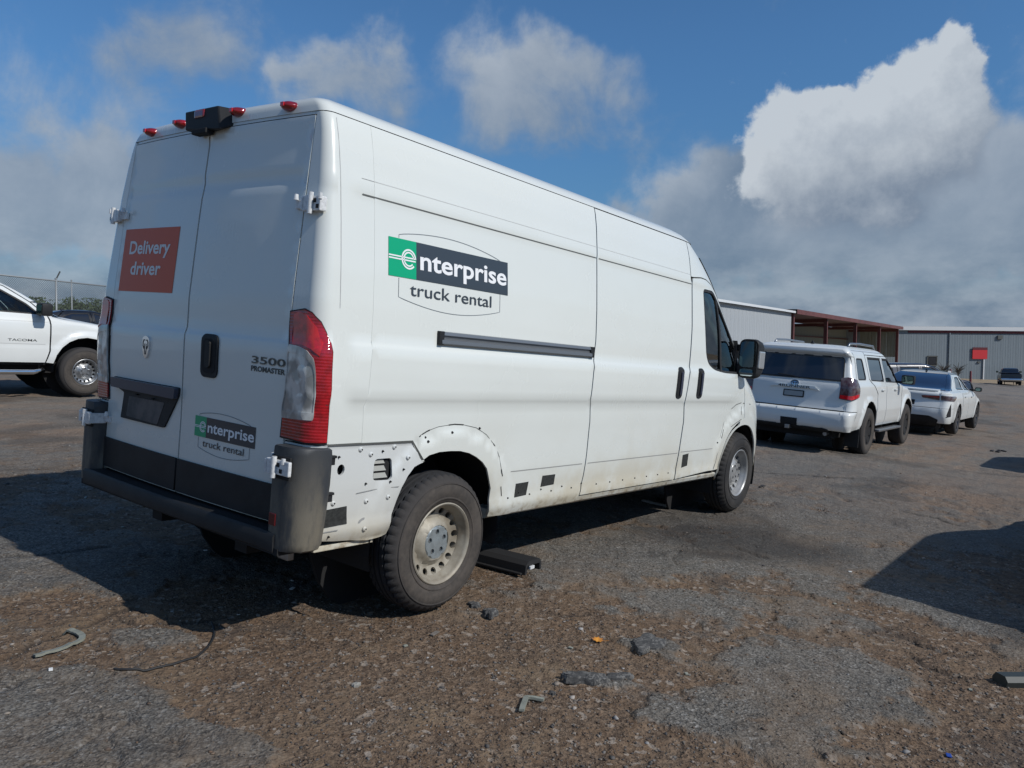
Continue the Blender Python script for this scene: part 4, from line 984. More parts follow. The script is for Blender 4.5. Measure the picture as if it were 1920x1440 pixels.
fband('grille', .80, 1.115, PLASTIC, off=-.004)
fband('front_bumper', .32, .795, PLASTIC, off=0)
for sg in SIDES:
    panel('headlight', FS, [(sg*.55, .92), (sg*.86, .98), (sg*.84, 1.20), (sg*.70, 1.26), (sg*.55, 1.10)], CLEAR, van, step=.06, off=.008, local=BP)
    panel('bumper_side', VAN.side(sg), [(5.60, .36), (van_XF(.5)-.30, .36), (van_XF(.5)-.30, .745), (5.63, .745), (5.60, .60)], PLASTIC, van, step=.06, local=BP)
# cab interior
CAB = material('cab_trim', (.05, .052, .055), .7)
vp('dashboard', box(4.75, 5.25, -.82, .82, 1.05, 1.36, .03), CAB)
for y in (-.5, .12, .55):
    s_ = vp('seat', join(box(4.05, 4.20, y-.23, y+.23, 1.0, 1.62, .04), box(4.07, 4.18, y-.13, y+.13, 1.63, 1.83, .03)), CAB)
vp('steering_wheel', xf(lathe([(.19+.012*math.cos(a), .012*math.sin(a)) for a in np.linspace(0, 2*math.pi, 8, endpoint=False)], 24, closed=True), Matrix.Translation((4.62, .45, 1.35)) @ Matrix.Rotation(R(60), 4, 'Y') @ Matrix.Rotation(R(90), 4, 'X')), CAB)
vp('visor_card', box(4.30, 4.31, -.60, -.3, 1.50, 1.62), WHT)

# wheels
for x, wn in ((.950, 0), (4.988, 1)):
    for sg in SIDES:
        w = steel_wheel(van, Vector((x, sg*.893, .368)), sg, tyre_mat=TYRE if wn == 0 else TYRE2, rim_mat=RIM_BEIGE if wn == 0 else RIM_SILVER, cap_mat=CAP_GREY if wn == 0 else RIM_SILVER, detail=(sg < 0), slot=(wn == 1))

# ------------------------------------------------------------------ cars
def car_frame(x0, y0, yaw=0.0, z=0.0):
    return LOT @ Matrix.Translation((x0, y0, z)) @ Matrix.Rotation(yaw, 4, 'Z')
def cpaint(name, base, **k): return material(name, base, .30, coat=.7, var=.04, vscale=1.5, **k)
def tyre_simple(parent, x, y, r, w, rim_r, rimm, spokes=6, style='alloy', tyre=None):
    sg = 1 if y > 0 else -1
    e = bpy.data.objects.new('wheel', None); COL.objects.link(e); e.parent = parent; e.matrix_local = Matrix.Translation((x, y, r)) @ (Matrix.Rotation(math.pi, 4, 'Z') if sg > 0 else Matrix.Identity(4)); e.empty_display_size = .1
    h = w/2
    V, F = lathe([(rim_r, -h+.015), (rim_r+.02, -h), (r-.05, -h-.003), (r-.015, -h+.015), (r-.002, -h+.04), (r, 0), (r-.002, h-.04), (r-.03, h), (rim_r, h)], 64)
    V = [(a, b, max(c, -r+.008)) for a, b, c in V]
    recalc(mk('tyre', (V, F), tyre or TYRE2, e, auto=45))
    parts = [lathe([(rim_r+.003, -h+.010), (rim_r-.012, -h+.012), (rim_r-.02, -h+.05), (rim_r-.025, h-.03)], 40), lathe([(.001, -h+.03), (.05, -h+.032), (.055, -h+.06)], 20)]
    for i in range(spokes):
        a = 2*math.pi*i/spokes; c, s = math.cos(a), math.sin(a); w0, w1 = (.028, .040) if style == 'alloy' else (.045, .075)
        P = [(.03, -w0, -h+.03), (rim_r-.012, -w1, -h+.018), (rim_r-.012, w1, -h+.018), (.03, w0, -h+.03), (.03, -w0, -h+.07), (rim_r-.012, -w1, -h+.06), (rim_r-.012, w1, -h+.06), (.03, w0, -h+.07)]
        parts.append(([(p[0]*c-p[1]*s, p[2], p[0]*s+p[1]*c) for p in P], [(0, 1, 2, 3), (0, 4, 5, 1), (1, 5, 6, 2), (2, 6, 7, 3), (3, 7, 4, 0)]))
    recalc(mk('rim', join(*parts), rimm, e))
    mk('brake_disc', lathe([(.001, -h+.11), (rim_r-.03, -h+.11)], 24), MATS['brake_dark'], e)
    return e
def tabf(t): return lambda z, *a: ip(z, t)

def build_car(root, sp):
    sh = Shell(lambda z, x: ip(z, sp['W'])+sum(f[4]*(1-sstep(math.hypot(x-f[0], z-f[1]), f[2], f[3])) for f in sp.get('flare', [])), lambda z, y=9: ip(z, sp['XR']), tabf(sp['XF']), tabf(sp['Lr']), tabf(sp['Cr']), sp.get('pr', 2.3), tabf(sp['Lf']), tabf(sp['Cf']), 2.5, br=sp.get('br', .05), bf=sp.get('bf', .08))
    pt = sp['paint']; st = sp.get('step', .07); lv = sorted(set(round(t[0], 3) for t in sp['W']+sp['XR']))
    zb, zt = sp['zb'], sp['zt']
    # rear and front bands
    RSf, FSf = sh.rear(), sh.front()
    for name, z0, z1, m, off in sp['rear']:
        zz = np.linspace(z0, z1, 5); ye = [max(.05, sh.W(z, 1)-sh.Cr(z)*1.02) for z in zz]
        panel(name, RSf, [(-y, z) for y, z in zip(ye, zz)]+[(y, z) for y, z in zip(ye[::-1], zz[::-1])], m, root, step=st*1.3, off=off, gap=.003, levels=lv, bstep=st)
        for sg in SIDES:
            panel(name, sh.corner(sg), [(-.02, z) for z in zz]+[(1.12, z) for z in zz[::-1]], m, root, step=.12, off=off, levels=lv)
    for name, z0, z1, m, off in sp['front']:
        zz = np.linspace(z0, z1, 5); ye = [sh.hw(sh.XF(z)-sh.bf-sh.Lf(z)*(.30 if name != 'windshield' else .11), z) for z in zz]
        panel(name, FSf, [(-y, z) for y, z in zip(ye, zz)]+[(y, z) for y, z in zip(ye[::-1], zz[::-1])], m, root, step=st*(1.3 if name != 'windshield' else .7), off=off-(.006 if name == 'windshield' else 0), gap=.003, bstep=st*.7)
    xe = lambda z: sh.XR(z, 9)+sh.br+sh.Lr(z)*1.12; xf = lambda z: sh.XF(z)-sh.bf-sh.Lf(z)*(.34 if z < sp['cowl'] else .14)
    for sg in SIDES:
        Sd = sh.side(sg)
        for name, poly, hs, m in sp['side'](xe, xf):
            o = panel(name, Sd, poly, m, root, holes=[h for h, g in hs], step=st*(.5 if name in ('pillar', 'fender', 'roof_side') else 1), gap=.003, levels=lv)
            for h, g in hs:
                panel('window', Sd, inset(h, .004), g, o, step=.14, off=-.010, thick=.004)
                panel('window_seal', Sd, h, RUBBER, o, holes=[inset(h, .022)], step=.14, off=-.003, thick=.012)
        for (cx, cz, r0) in sp['arches']:
            V, F = lathe([(r0, .42), (r0, .0)], 20, a0=R(-8), a1=R(188)); w = sh.hw(cx, .6)
            mk('wheel_well', ([(x+cx, sg*(w-.015-t), z+cz) for x, t, z in V], F), DARK, root)
            mk('wheel_well', prism(ell(cx, cz, r0+.01, r0+.01, 20), sg*(w-.44), sg*(w-.43)), DARK, root)
    # roof
    zr = [z for z in np.array(sp['roof'])]; V, F, n = sh.skin(zr, nr=6, nc=6, ns=22, nf=10, mr=6); F.append(tuple((len(zr)-1)*n+i for i in range(n)))
    recalc(mk('roof', (V, F), sp.get('roofmat', pt), root, smooth=True))
    # lining
    zs = sorted(set([round(z, 3) for z in np.linspace(zb+.02, zt-.03, 12)]+[z for z in lv if zb+.02 < z < zt-.03])); zs = [z for z in zs if z < sp['zl']]; V, F = [], []
    r0 = []
    for z in zs:
        rg = sh.ring(z, nr=4, nc=3, ns=40, nf=4, mr=4); c = np.array([(sh.XR(z, 9)+sh.XF(z))/2, 0, z]); L = (sh.XF(z)-sh.XR(z, 9))/2; Wd = sh.W(z, 2)
        r0.append([np.array([c[0]+(p[0]-c[0])*(1-.10/max(L, .2)), p[1]*(1-.06/max(Wd, .1)), z]) for p in rg])
    n = len(r0[0])
    for rg in r0: V += [tuple(p) for p in rg]
    for j in range(len(zs)-1):
        for i in range(n):
            q = (V[j*n+i], V[(j+1)*n+(i+1) % n]); mx = (q[0][0]+q[1][0])/2; mz = (q[0][2]+q[1][2])/2
            if any(math.hypot(mx-a[0], mz-a[1]) < a[2]+.08 for a in sp['arches']) and abs(q[0][1]) > .4: continue
            F.append((j*n+i, (j+1)*n+i, (j+1)*n+(i+1) % n, j*n+(i+1) % n))
    mk('lining', (V, F), DARK, root)
    mk('underbody', box(.25, sp['len']-.3, -.62, .62, zb-.12, zb+.05), DARK, root)
    for x in (sp['xr'], sp['xf']):
        for sg in SIDES:
          if sp.get('steelwheel'): steel_wheel(root, Vector((x, sg*sp['wy'], sp['r'])), sg, R_=sp['r'], wt=sp['tw'], rimr=.200, spokes=16, tyre_mat=TYRE, rim_mat=STEEL, cap_mat=STEEL, detail=False)
          else: tyre_simple(root, x, sg*sp['wy'], sp['r'], sp['tw'], sp['rim'], sp['rimm'], sp.get('spokes', 6), sp.get('style', 'alloy'), sp.get('tyre'))
    return sh
def arc_pts(cx, cz, r, a0, a1, n=10): return [(cx+r*math.cos(R(a0+(a1-a0)*i/n)), cz+r*math.sin(R(a0+(a1-a0)*i/n))) for i in range(n+1)]
def wing_mirror(root, x, y, z, m, w=.20, h=.15):
    for sg in SIDES:
        v = box(x-.10, x+.06, y, y+w, z, z+h, .035); v = ([(a, sg*b, c) for a, b, c in v[0]], v[1]); o = recalc(mk('wing_mirror', v, m, root, auto=40))
        g = mk('mirror_glass', ([(a, sg*b, c) for a, b, c in prism(rrect(y+.02, y+w-.02, z+.02, z+h-.02, .03), x-.104, x-.101, 'x')[0]], prism(rrect(y+.02, y+w-.02, z+.02, z+h-.02, .03), 0, 1, 'x')[1]), material('car_mirror', (.16, .22, .19), .05, metal=.9) if 'car_mirror' not in MATS else MATS['car_mirror'], o)
        recalc(g)
        v = box(x-.03, x+.03, y-.12, y+.02, z+.01, z+.05); recalc(mk('mirror_stalk', ([(a, sg*b, c) for a, b, c in v[0]], v[1]), m, o))
def set_label(root, label, cat, group=None): tag(root, label, cat, group)

# --- white four-wheel-drive wagon
def suv(root, paint, glass_side=GLASS_DK):
    sp = dict(paint=paint, len=4.82, cowl=1.18, zl=1.16, zb=.40, zt=1.60, step=.075,
      W=[(.35, .80), (.40, .88), (.52, .925), (.72, .945), (.80, .940), (.95, .925), (1.06, .925), (1.15, .915), (1.19, .885), (1.30, .855), (1.45, .810), (1.60, .765), (1.66, .742), (1.70, .715), (1.73, .68), (1.755, .62), (1.77, .50), (1.782, .30), (1.787, .03)],
      XR=[(.35, .16), (.44, .04), (.50, .015), (.68, .0), (.715, .02), (.74, .10), (.80, .125), (1.12, .16), (1.19, .19), (1.58, .385), (1.605, .36), (1.64, .30), (1.70, .31), (1.73, .36), (1.755, .50), (1.77, .72), (1.782, 1.1), (1.787, 1.5)],
      XF=[(.35, 4.60), (.48, 4.78), (.70, 4.82), (.90, 4.80), (1.00, 4.72), (1.08, 4.45), (1.13, 4.05), (1.17, 3.76), (1.30, 3.60), (1.50, 3.30), (1.62, 3.08), (1.70, 2.86), (1.755, 2.5), (1.782, 2.0), (1.787, 1.6)],
      Lr=[(.35, .16), (.7, .20), (1.15, .16), (1.58, .14), (1.7, .12), (1.787, .02)], Cr=[(.35, .10), (.7, .14), (1.15, .11), (1.7, .08), (1.787, .02)],
      Lf=[(.35, .5), (1.0, .6), (1.2, .6), (1.7, .4), (1.787, .05)], Cf=[(.35, .30), (1.0, .32), (1.7, .2), (1.787, .02)], br=.04, bf=.10,
      flare=[(1.13, .42, .50, .58, .022), (3.92, .42, .50, .58, .022)], arches=[(1.13, .42, .47), (3.92, .42, .47)],
      rear=[('rear_bumper', .42, .735, paint, .0), ('tailgate', .745, 1.165, paint, 0), ('tailgate', 1.165, 1.60, paint, -.010), ('spoiler', 1.602, 1.70, paint, 0)],
      front=[('front_bumper', .40, .72, paint, 0), ('grille', .72, 1.0, PLASTIC, 0), ('hood', 1.0, 1.165, paint, 0), ('windshield', 1.17, 1.69, GLASS_DK, 0)],
      roof=[1.70, 1.715, 1.73, 1.745, 1.755, 1.765, 1.772, 1.778, 1.783, 1.787], xr=1.13, xf=3.92, wy=.835, r=.392, tw=.245, rim=.215, rimm=material('dark_alloy', (.035, .035, .036), .45, metal=.5) if 'dark_alloy' not in MATS else MATS['dark_alloy'], spokes=6, style='steel', tyre=TYRE)
    def side(xe, xf):
        A = arc_pts(1.13, .42, .475, 5, 175); B = arc_pts(3.92, .42, .475, 5, 175)
        zz = [.43, .55, .74, .9, 1.1, 1.19, 1.35, 1.5, 1.6, 1.698]
        out = []
        q1 = [(.42, 1.26), (.86, 1.24), (.86, 1.60), (.62, 1.60), (.50, 1.50)]; q1 = rounded([(xe(1.26)+.06, 1.235), (1.02, 1.235), (1.02, 1.585), (xe(1.58)+.04, 1.585)], .07)
        out.append(('quarter_panel', [(xe(.43), .43), (.655, .45)]+A[::-1][0:11][::1]+[(1.60, .60), (1.64, .74), (1.64, 1.0), (1.36, 1.17), (1.20, 1.25), (1.20, 1.698)]+[(xe(z), z) for z in zz[::-1][0:-1]], [(q1, glass_side)], paint))
        w2 = rounded([(1.30, 1.225), (2.20, 1.205), (2.20, 1.60), (1.33, 1.60)], .05)
        out.append(('rear_door', [(1.605, .46), (2.26, .46), (2.26, 1.645), (1.22, 1.645), (1.22, 1.26), (1.40, 1.17), (1.66, 1.01), (1.66, .74)], [(w2, glass_side)], paint))
        w3 = rounded([(2.30, 1.20), (3.26, 1.185), (2.92, 1.52), (2.78, 1.60), (2.32, 1.60)], .05)
        out.append(('front_door', [(2.27, .46), (3.40, .46), (3.42, .90), (3.46, 1.12), (3.36, 1.20), (3.00, 1.545), (2.82, 1.645), (2.27, 1.645)], [(w3, glass_side)], paint))
        out.append(('roof_side', [(1.22, 1.650), (2.84, 1.650), (3.02, 1.552), (3.20, 1.37)]+[(xf(z), z) for z in (1.36, 1.45, 1.55, 1.65, 1.698)]+[(1.22, 1.698)], [], paint))
        out.append(('fender', [(3.41, .46), (3.448, .46)]+B[::-1][:]+[(4.42, .45), (xf(.45), .45), (xf(.7), .7), (xf(.95), .95), (xf(1.05), 1.05), (xf(1.1), 1.1), (xf(1.15), 1.15), (xf(1.25), 1.25), (xf(1.34), 1.34), (3.20, 1.36), (3.39, 1.185), (3.475, 1.12), (3.44, .90)], [], paint))
        return out
    sp['side'] = side
    sh = build_car(root, sp); Rs = sh.rear()
    tg = [o for o in root.children if o.name.startswith('tailgate')][0]
    # back window: wide dark glass with rounded corners
    bw = rounded([(-.71, 1.215), (.71, 1.215), (.655, 1.572), (-.655, 1.572)], .06)
    panel('back_window', Rs, bw, GLASS_DK, root, step=.08, off=.012, thick=.014)
    panel('window_edge', Rs, inset(bw, -.016), RUBBER, root, holes=[inset(bw, .004)], step=.08, off=.009)
    for sg in SIDES:
        C = sh.corner(sg)
        t = panel('tail_light', C, rounded([(-.55, .93), (.35, .91), (1.25, .98), (1.32, 1.10), (1.10, 1.235), (.1, 1.27), (-.50, 1.25)], .05), material('smoked_lens', (.06, .018, .02), .1, coat=1.0, col2=(.12, .10, .105), vscale=14) if 'smoked_lens' not in MATS else MATS['smoked_lens'], root, step=.12, off=.014, thick=.02)
        panel('red_lens', C, rounded([(-.48, .94), (.35, .925), (1.16, .985), (1.1, 1.03), (.3, .985), (-.48, .99)], .02), RED, t, step=.12, off=.018, thick=.004)
    gp = panel('garnish', Rs, rounded([(-.40, 1.025), (-.32, 1.085), (.32, 1.085), (.40, 1.025), (.30, 1.045), (-.30, 1.045)], .01), paint, root, step=.1, off=.030, thick=.03)
    def rt(s, y0, y1, z0, size, mat, off): V, F = fit_text(s, 0, y0-y1, 0, .02, size); return decal('lettering', Rs, ([(y0-u, z0+v) for u, v in V], F), mat, gp, off=off)
    rt('4RUNNER', .26, -.26, 1.043, .055, LET, .0315)
    e = panel('emblem', Rs, ell(0, 1.115, .068, .048, 24), CHROME, root, step=.04, off=.018, thick=.018)
    decal('emblem_ring', Rs, strip2d(ell(0, 1.115, .058, .039, 30), .010, True), LET, e, off=.0195)
    decal('emblem_ring', Rs, strip2d(ell(0, 1.115, .022, .037, 24), .007, True), LET, e, off=.0195)
    decal('emblem_ring', Rs, strip2d(ell(0, 1.130, .045, .016, 24), .007, True), LET, e, off=.0195)
    pf = panel('plate_frame', Rs, rrect(-.165, .165, .895, 1.005, .012), PLASTIC, root, step=.08, off=.012, thick=.012)
    panel('plate_backing', Rs, rrect(-.148, .148, .912, .990, .006), material('plate_grey', (.30, .33, .34), .5) if 'plate_grey' not in MATS else MATS['plate_grey'], pf, step=.08, off=.014, thick=.002)
    panel('bumper_cover', Rs, [(-.60, .39), (.60, .39), (.60, .43), (.52, .45), (-.52, .45), (-.60, .43)], PLASTIC, root, step=.1, off=.01, thick=.03)
    panel('hitch_cover', Rs, [(-.13, .455), (.13, .455), (.13, .565), (-.13, .565)], DARK, root, step=.1, off=.012, thick=.01)
    mk('tow_hitch', box(-.05, .10, -.035, .035, .39, .45, .006), STEEL, root)
    mk('wiper', tube([tuple(Rs(.02, 1.225)+np.array([-.015, 0, 0])), tuple(Rs(.30, 1.245)+np.array([-.02, 0, 0]))], .008, 6), PLASTIC, root)
    for sg in SIDES:
        mk('mud_flap', box(.60, .625, min(sg*.72, sg*.94), max(sg*.72, sg*.94), .16, .46, .004), PLASTIC, root)
        mk('side_step', box(1.70, 3.35, min(sg*.86, sg*.99), max(sg*.86, sg*.99), .36, .40, .012), STEEL, root)
        rr = mk('roof_rail', tube([(.75, sg*.60, 1.755), (.85, sg*.60, 1.81), (1.4, sg*.61, 1.825), (2.3, sg*.61, 1.815), (2.42, sg*.61, 1.755)], .018, 8), material('rail_alloy', (.30, .32, .34), .35, metal=.8) if 'rail_alloy' not in MATS else MATS['rail_alloy'], root, smooth=True)
    mk('exhaust_pipe', tube([(.12, -.55, .36), (.5, -.55, .38)], .032, 12), STEEL, root)
    mk('roof_aerial', ([(.85, -.03, 1.775), (.85, .03, 1.775), (1.0, 0, 1.785), (.83, 0, 1.84)], [(0, 2, 3), (1, 3, 2), (0, 3, 1), (0, 1, 2)]), PLASTIC, root)
    Sd = {sg: sh.side(sg) for sg in SIDES}
    for sg in SIDES:
        for x in (1.95, 2.90):
            mk('door_handle', join(box(x-.09, x+.09, min(sg*(sh.hw(x, 1.07)-.005), sg*(sh.hw(x, 1.07)+.028)), max(sg*(sh.hw(x, 1.07)-.005), sg*(sh.hw(x, 1.07)+.028)), 1.055, 1.085, .012)), paint, root)
        panel('fuel_flap', Sd[sg], ell(.78, 1.02, .05, .05, 16), DARK, root, step=.05, off=.001, thick=.001) if False else None
        panel('wind_deflector', Sd[sg], [(1.34, 1.585), (2.2, 1.59), (2.2, 1.615), (1.34, 1.615)], DARK, root, step=.1, off=.004, thick=.003)
        panel('wind_deflector', Sd[sg], [(2.33, 1.585), (2.74, 1.585), (2.93, 1.495), (3.22, 1.21), (3.25, 1.215), (2.96, 1.53), (2.78, 1.612), (2.33, 1.615)], DARK, root, step=.1, off=.004, thick=.003)
    wing_mirror(root, 3.22, .955, 1.175, PLASTIC, .22, .17)
    return sh
WP = cpaint('white_paint', (.69, .71, .695))
suv1 = empty('white_suv', 'white wagon with roof rails and rear plate frame, parked just beyond the van', 'car', car_frame(10.68, .477, .003, -.067))
suv(suv1, WP)

# --- white saloon with a dark glass roof
def sedan(root, paint, roofm, wheelm):
    sp = dict(paint=paint, len=4.88, cowl=.985, zl=.96, zb=.26, zt=1.33, step=.08, roofmat=roofm,
      W=[(.20, .80), (.26, .87), (.40, .905), (.60, .915), (.72, .918), (.80, .910), (.90, .895), (.97, .860), (1.0, .80), (1.06, .735), (1.15, .700), (1.25, .655), (1.33, .60), (1.38, .55), (1.41, .49), (1.43, .38), (1.44, .22), (1.445, .03)],
      XR=[(.20, .14), (.30, .05), (.45, .0), (.60, .0), (.70, .03), (.80, .06), (.90, .045), (.965, .04), (.99, .10), (1.005, .35), (1.02, .62), (1.06, .78), (1.15, .98), (1.25, 1.22), (1.33, 1.45), (1.38, 1.66), (1.41, 1.86), (1.43, 2.1), (1.445, 2.4)],
      XF=[(.20, 4.78), (.35, 4.88), (.55, 4.88), (.70, 4.80), (.78, 4.60), (.86, 4.15), (.93, 3.92), (.97, 3.74), (1.05, 3.58), (1.20, 3.28), (1.33, 2.98), (1.40, 2.72), (1.43, 2.55), (1.445, 2.43)],
      Lr=[(.2, .3), (.6, .40), (.96, .30), (1.0, .12), (1.3, .10), (1.445, .01)], Cr=[(.2, .18), (.6, .22), (.96, .2), (1.0, .10), (1.3, .08), (1.445, .02)],
      Lf=[(.2, .55), (.7, .6), (1.0, .4), (1.3, .25), (1.445, .01)], Cf=[(.2, .34), (.7, .34), (1.0, .2), (1.3, .14), (1.445, .02)], br=.08, bf=.12,
      flare=[(1.13, .34, .40, .46, .012), (3.95, .34, .40, .46, .012)], arches=[(1.13, .34, .385), (3.95, .34, .385)],
      rear=[('rear_bumper', .28, .62, paint, 0), ('boot_lid', .625, 1.012, paint, 0), ('back_window', 1.015, 1.375, material('dark_back_glass', (.012, .02, .045), .05, coat=1.0) if 'dark_back_glass' not in MATS else MATS['dark_back_glass'], 0)],
      front=[('front_bumper', .28, .62, paint, 0), ('hood', .62, .965, paint, 0), ('windshield', .97, 1.375, GLASS_DK, 0)],
      roof=[1.378, 1.39, 1.40, 1.41, 1.42, 1.43, 1.436, 1.441, 1.445], xr=1.13, xf=3.95, wy=.805, r=.338, tw=.22, rim=.235, rimm=wheelm, spokes=7, style='alloy')
    def side(xe, xf):
        A = arc_pts(1.13, .34, .39, 5, 175); B = arc_pts(3.95, .34, .39, 5, 175); out = []
        bl = [(xe(z), z) for z in (1.375, 1.33, 1.25, 1.15, 1.06)]
        out.append(('quarter_panel', [(xe(.3), .30), (.74, .30)]+A[::-1]+[(1.54, .42), (1.66, .62), (1.66, .94), (1.56, 1.0), (1.50, 1.02), (1.60, 1.20), (1.78, 1.375)]+bl+[(xe(z), z) for z in (1.02, .99, .96, .85, .7, .5)], [], paint))
        w2 = rounded([(1.56, 1.035), (2.42, 1.02), (2.42, 1.33), (1.98, 1.315), (1.75, 1.23)], .04); w2 = [(x, z) for x, z in w2]
        out.append(('rear_door', [(1.56, .32), (2.46, .32), (2.46, 1.372), (1.80, 1.372), (1.62, 1.20), (1.52, 1.03), (1.68, .95), (1.68, .62)], [(w2, GLASS_DK)], paint))
        w3 = rounded([(2.52, 1.02), (3.22, 1.00), (2.86, 1.22), (2.62, 1.32), (2.52, 1.33)], .03)
        out.append(('front_door', [(2.47, .32), (3.42, .32), (3.44, .60), (3.46, .93), (3.32, 1.02), (2.90, 1.27), (2.66, 1.372), (2.47, 1.372)], [(w3, GLASS_DK)], paint))
        out.append(('fender', [(3.43, .32), (3.56, .31)]+B[::-1]+[(4.36, .31), (xf(.31), .31), (xf(.5), .5), (xf(.7), .7), (xf(.8), .8), (xf(.9), .9), (xf(.97), .97), (xf(1.05), 1.05), (3.18, 1.12), (3.34, 1.02), (3.475, .93), (3.455, .60)], [], paint))
        return out
    sp['side'] = side
    sh = build_car(root, sp); Rs = sh.rear()
    SM = MATS['smoked_lens']
    for sg in SIDES:
        C = sh.corner(sg)
        t = panel('tail_light', Rs, rounded([(sg*.32, .835), (sg*(sh.W(.85, 1)-.24), .80), (sg*(sh.W(.85, 1)-.24), .905), (sg*.30, .885)], .015), SM, root, step=.1, off=.010, thick=.02)
        panel('red_lens', Rs, rounded([(sg*.33, .862), (sg*(sh.W(.85, 1)-.245), .855), (sg*(sh.W(.85, 1)-.245), .895), (sg*.33, .880)], .01), RED_R, t, step=.1, off=.014, thick=.004)
        panel('tail_light', C, rounded([(-.02, .80), (.9, .79), (1.55, .87), (1.3, .90), (-.02, .905)], .02), SM, root, step=.1, off=.010, thick=.02)
        panel('bumper_vent', C, rounded([(.35, .42), (.75, .45), (.60, .74), (.55, .70)], .01), DARK, root, step=.1, off=.003, thick=.002)
        mk('door_handle', box(1.86, 2.04, min(sg*.905, sg*.935), max(sg*.905, sg*.935), .86, .885, .01), paint, root); mk('door_handle', box(2.80, 2.98, min(sg*.905, sg*.935), max(sg*.905, sg*.935), .85, .875, .01), paint, root)
    panel('diffuser', Rs, rounded([(-.62, .22), (.62, .22), (.68, .36), (.50, .44), (-.50, .44), (-.68, .36)], .03), PLASTIC, root, step=.1, off=.012, thick=.03)
    panel('spoiler_lip', Rs, [(-.62, .985), (.62, .985), (.62, 1.003), (-.62, 1.003)], paint, root, step=.1, off=.035, thick=.035)
    panel('emblem', Rs, ell(0, .91, .05, .035, 16), CHROME, root, step=.04, off=.008)
    panel('plate_recess', Rs, rrect(-.18, .18, .66, .77, .01), DARK, root, step=.1, off=.003)
    mk('roof_aerial', ([(1.95, -.03, 1.425), (1.95, .03, 1.425), (2.1, 0, 1.43), (1.93, 0, 1.475)], [(0, 2, 3), (1, 3, 2), (0, 3, 1), (0, 1, 2)]), PLASTIC, root)
    wing_mirror(root, 3.20, .92, .99, PLASTIC, .15, .11)
    return sh
BLK = material('gloss_black_roof', (.02, .025, .04), .08, coat=1.0)
ALY = material('grey_alloy', (.12, .12, .125), .35, metal=.7)
sed1 = empty('white_sedan', 'white saloon car with black roof parked beyond the white wagon', 'car', car_frame(17.70, .198, -.002, -.078))
sedan(sed1, WP, BLK, ALY)
BLUE = cpaint('midnight_blue_paint', (.012, .018, .04))
sed2 = empty('dark_blue_wagon', 'dark blue wagon seen beyond the roof of the white saloon car', 'car', Matrix.Translation(at_dist(1812, 34)) @ Matrix.Rotation(R(8), 4, 'Z') @ Matrix.Translation((-4.8, .2, 0)))
suv(sed2, BLUE)
for o in list(sed2.children):
    if o.name.startswith(('roof_rail', 'roof_aerial')): bpy.data.objects.remove(o)

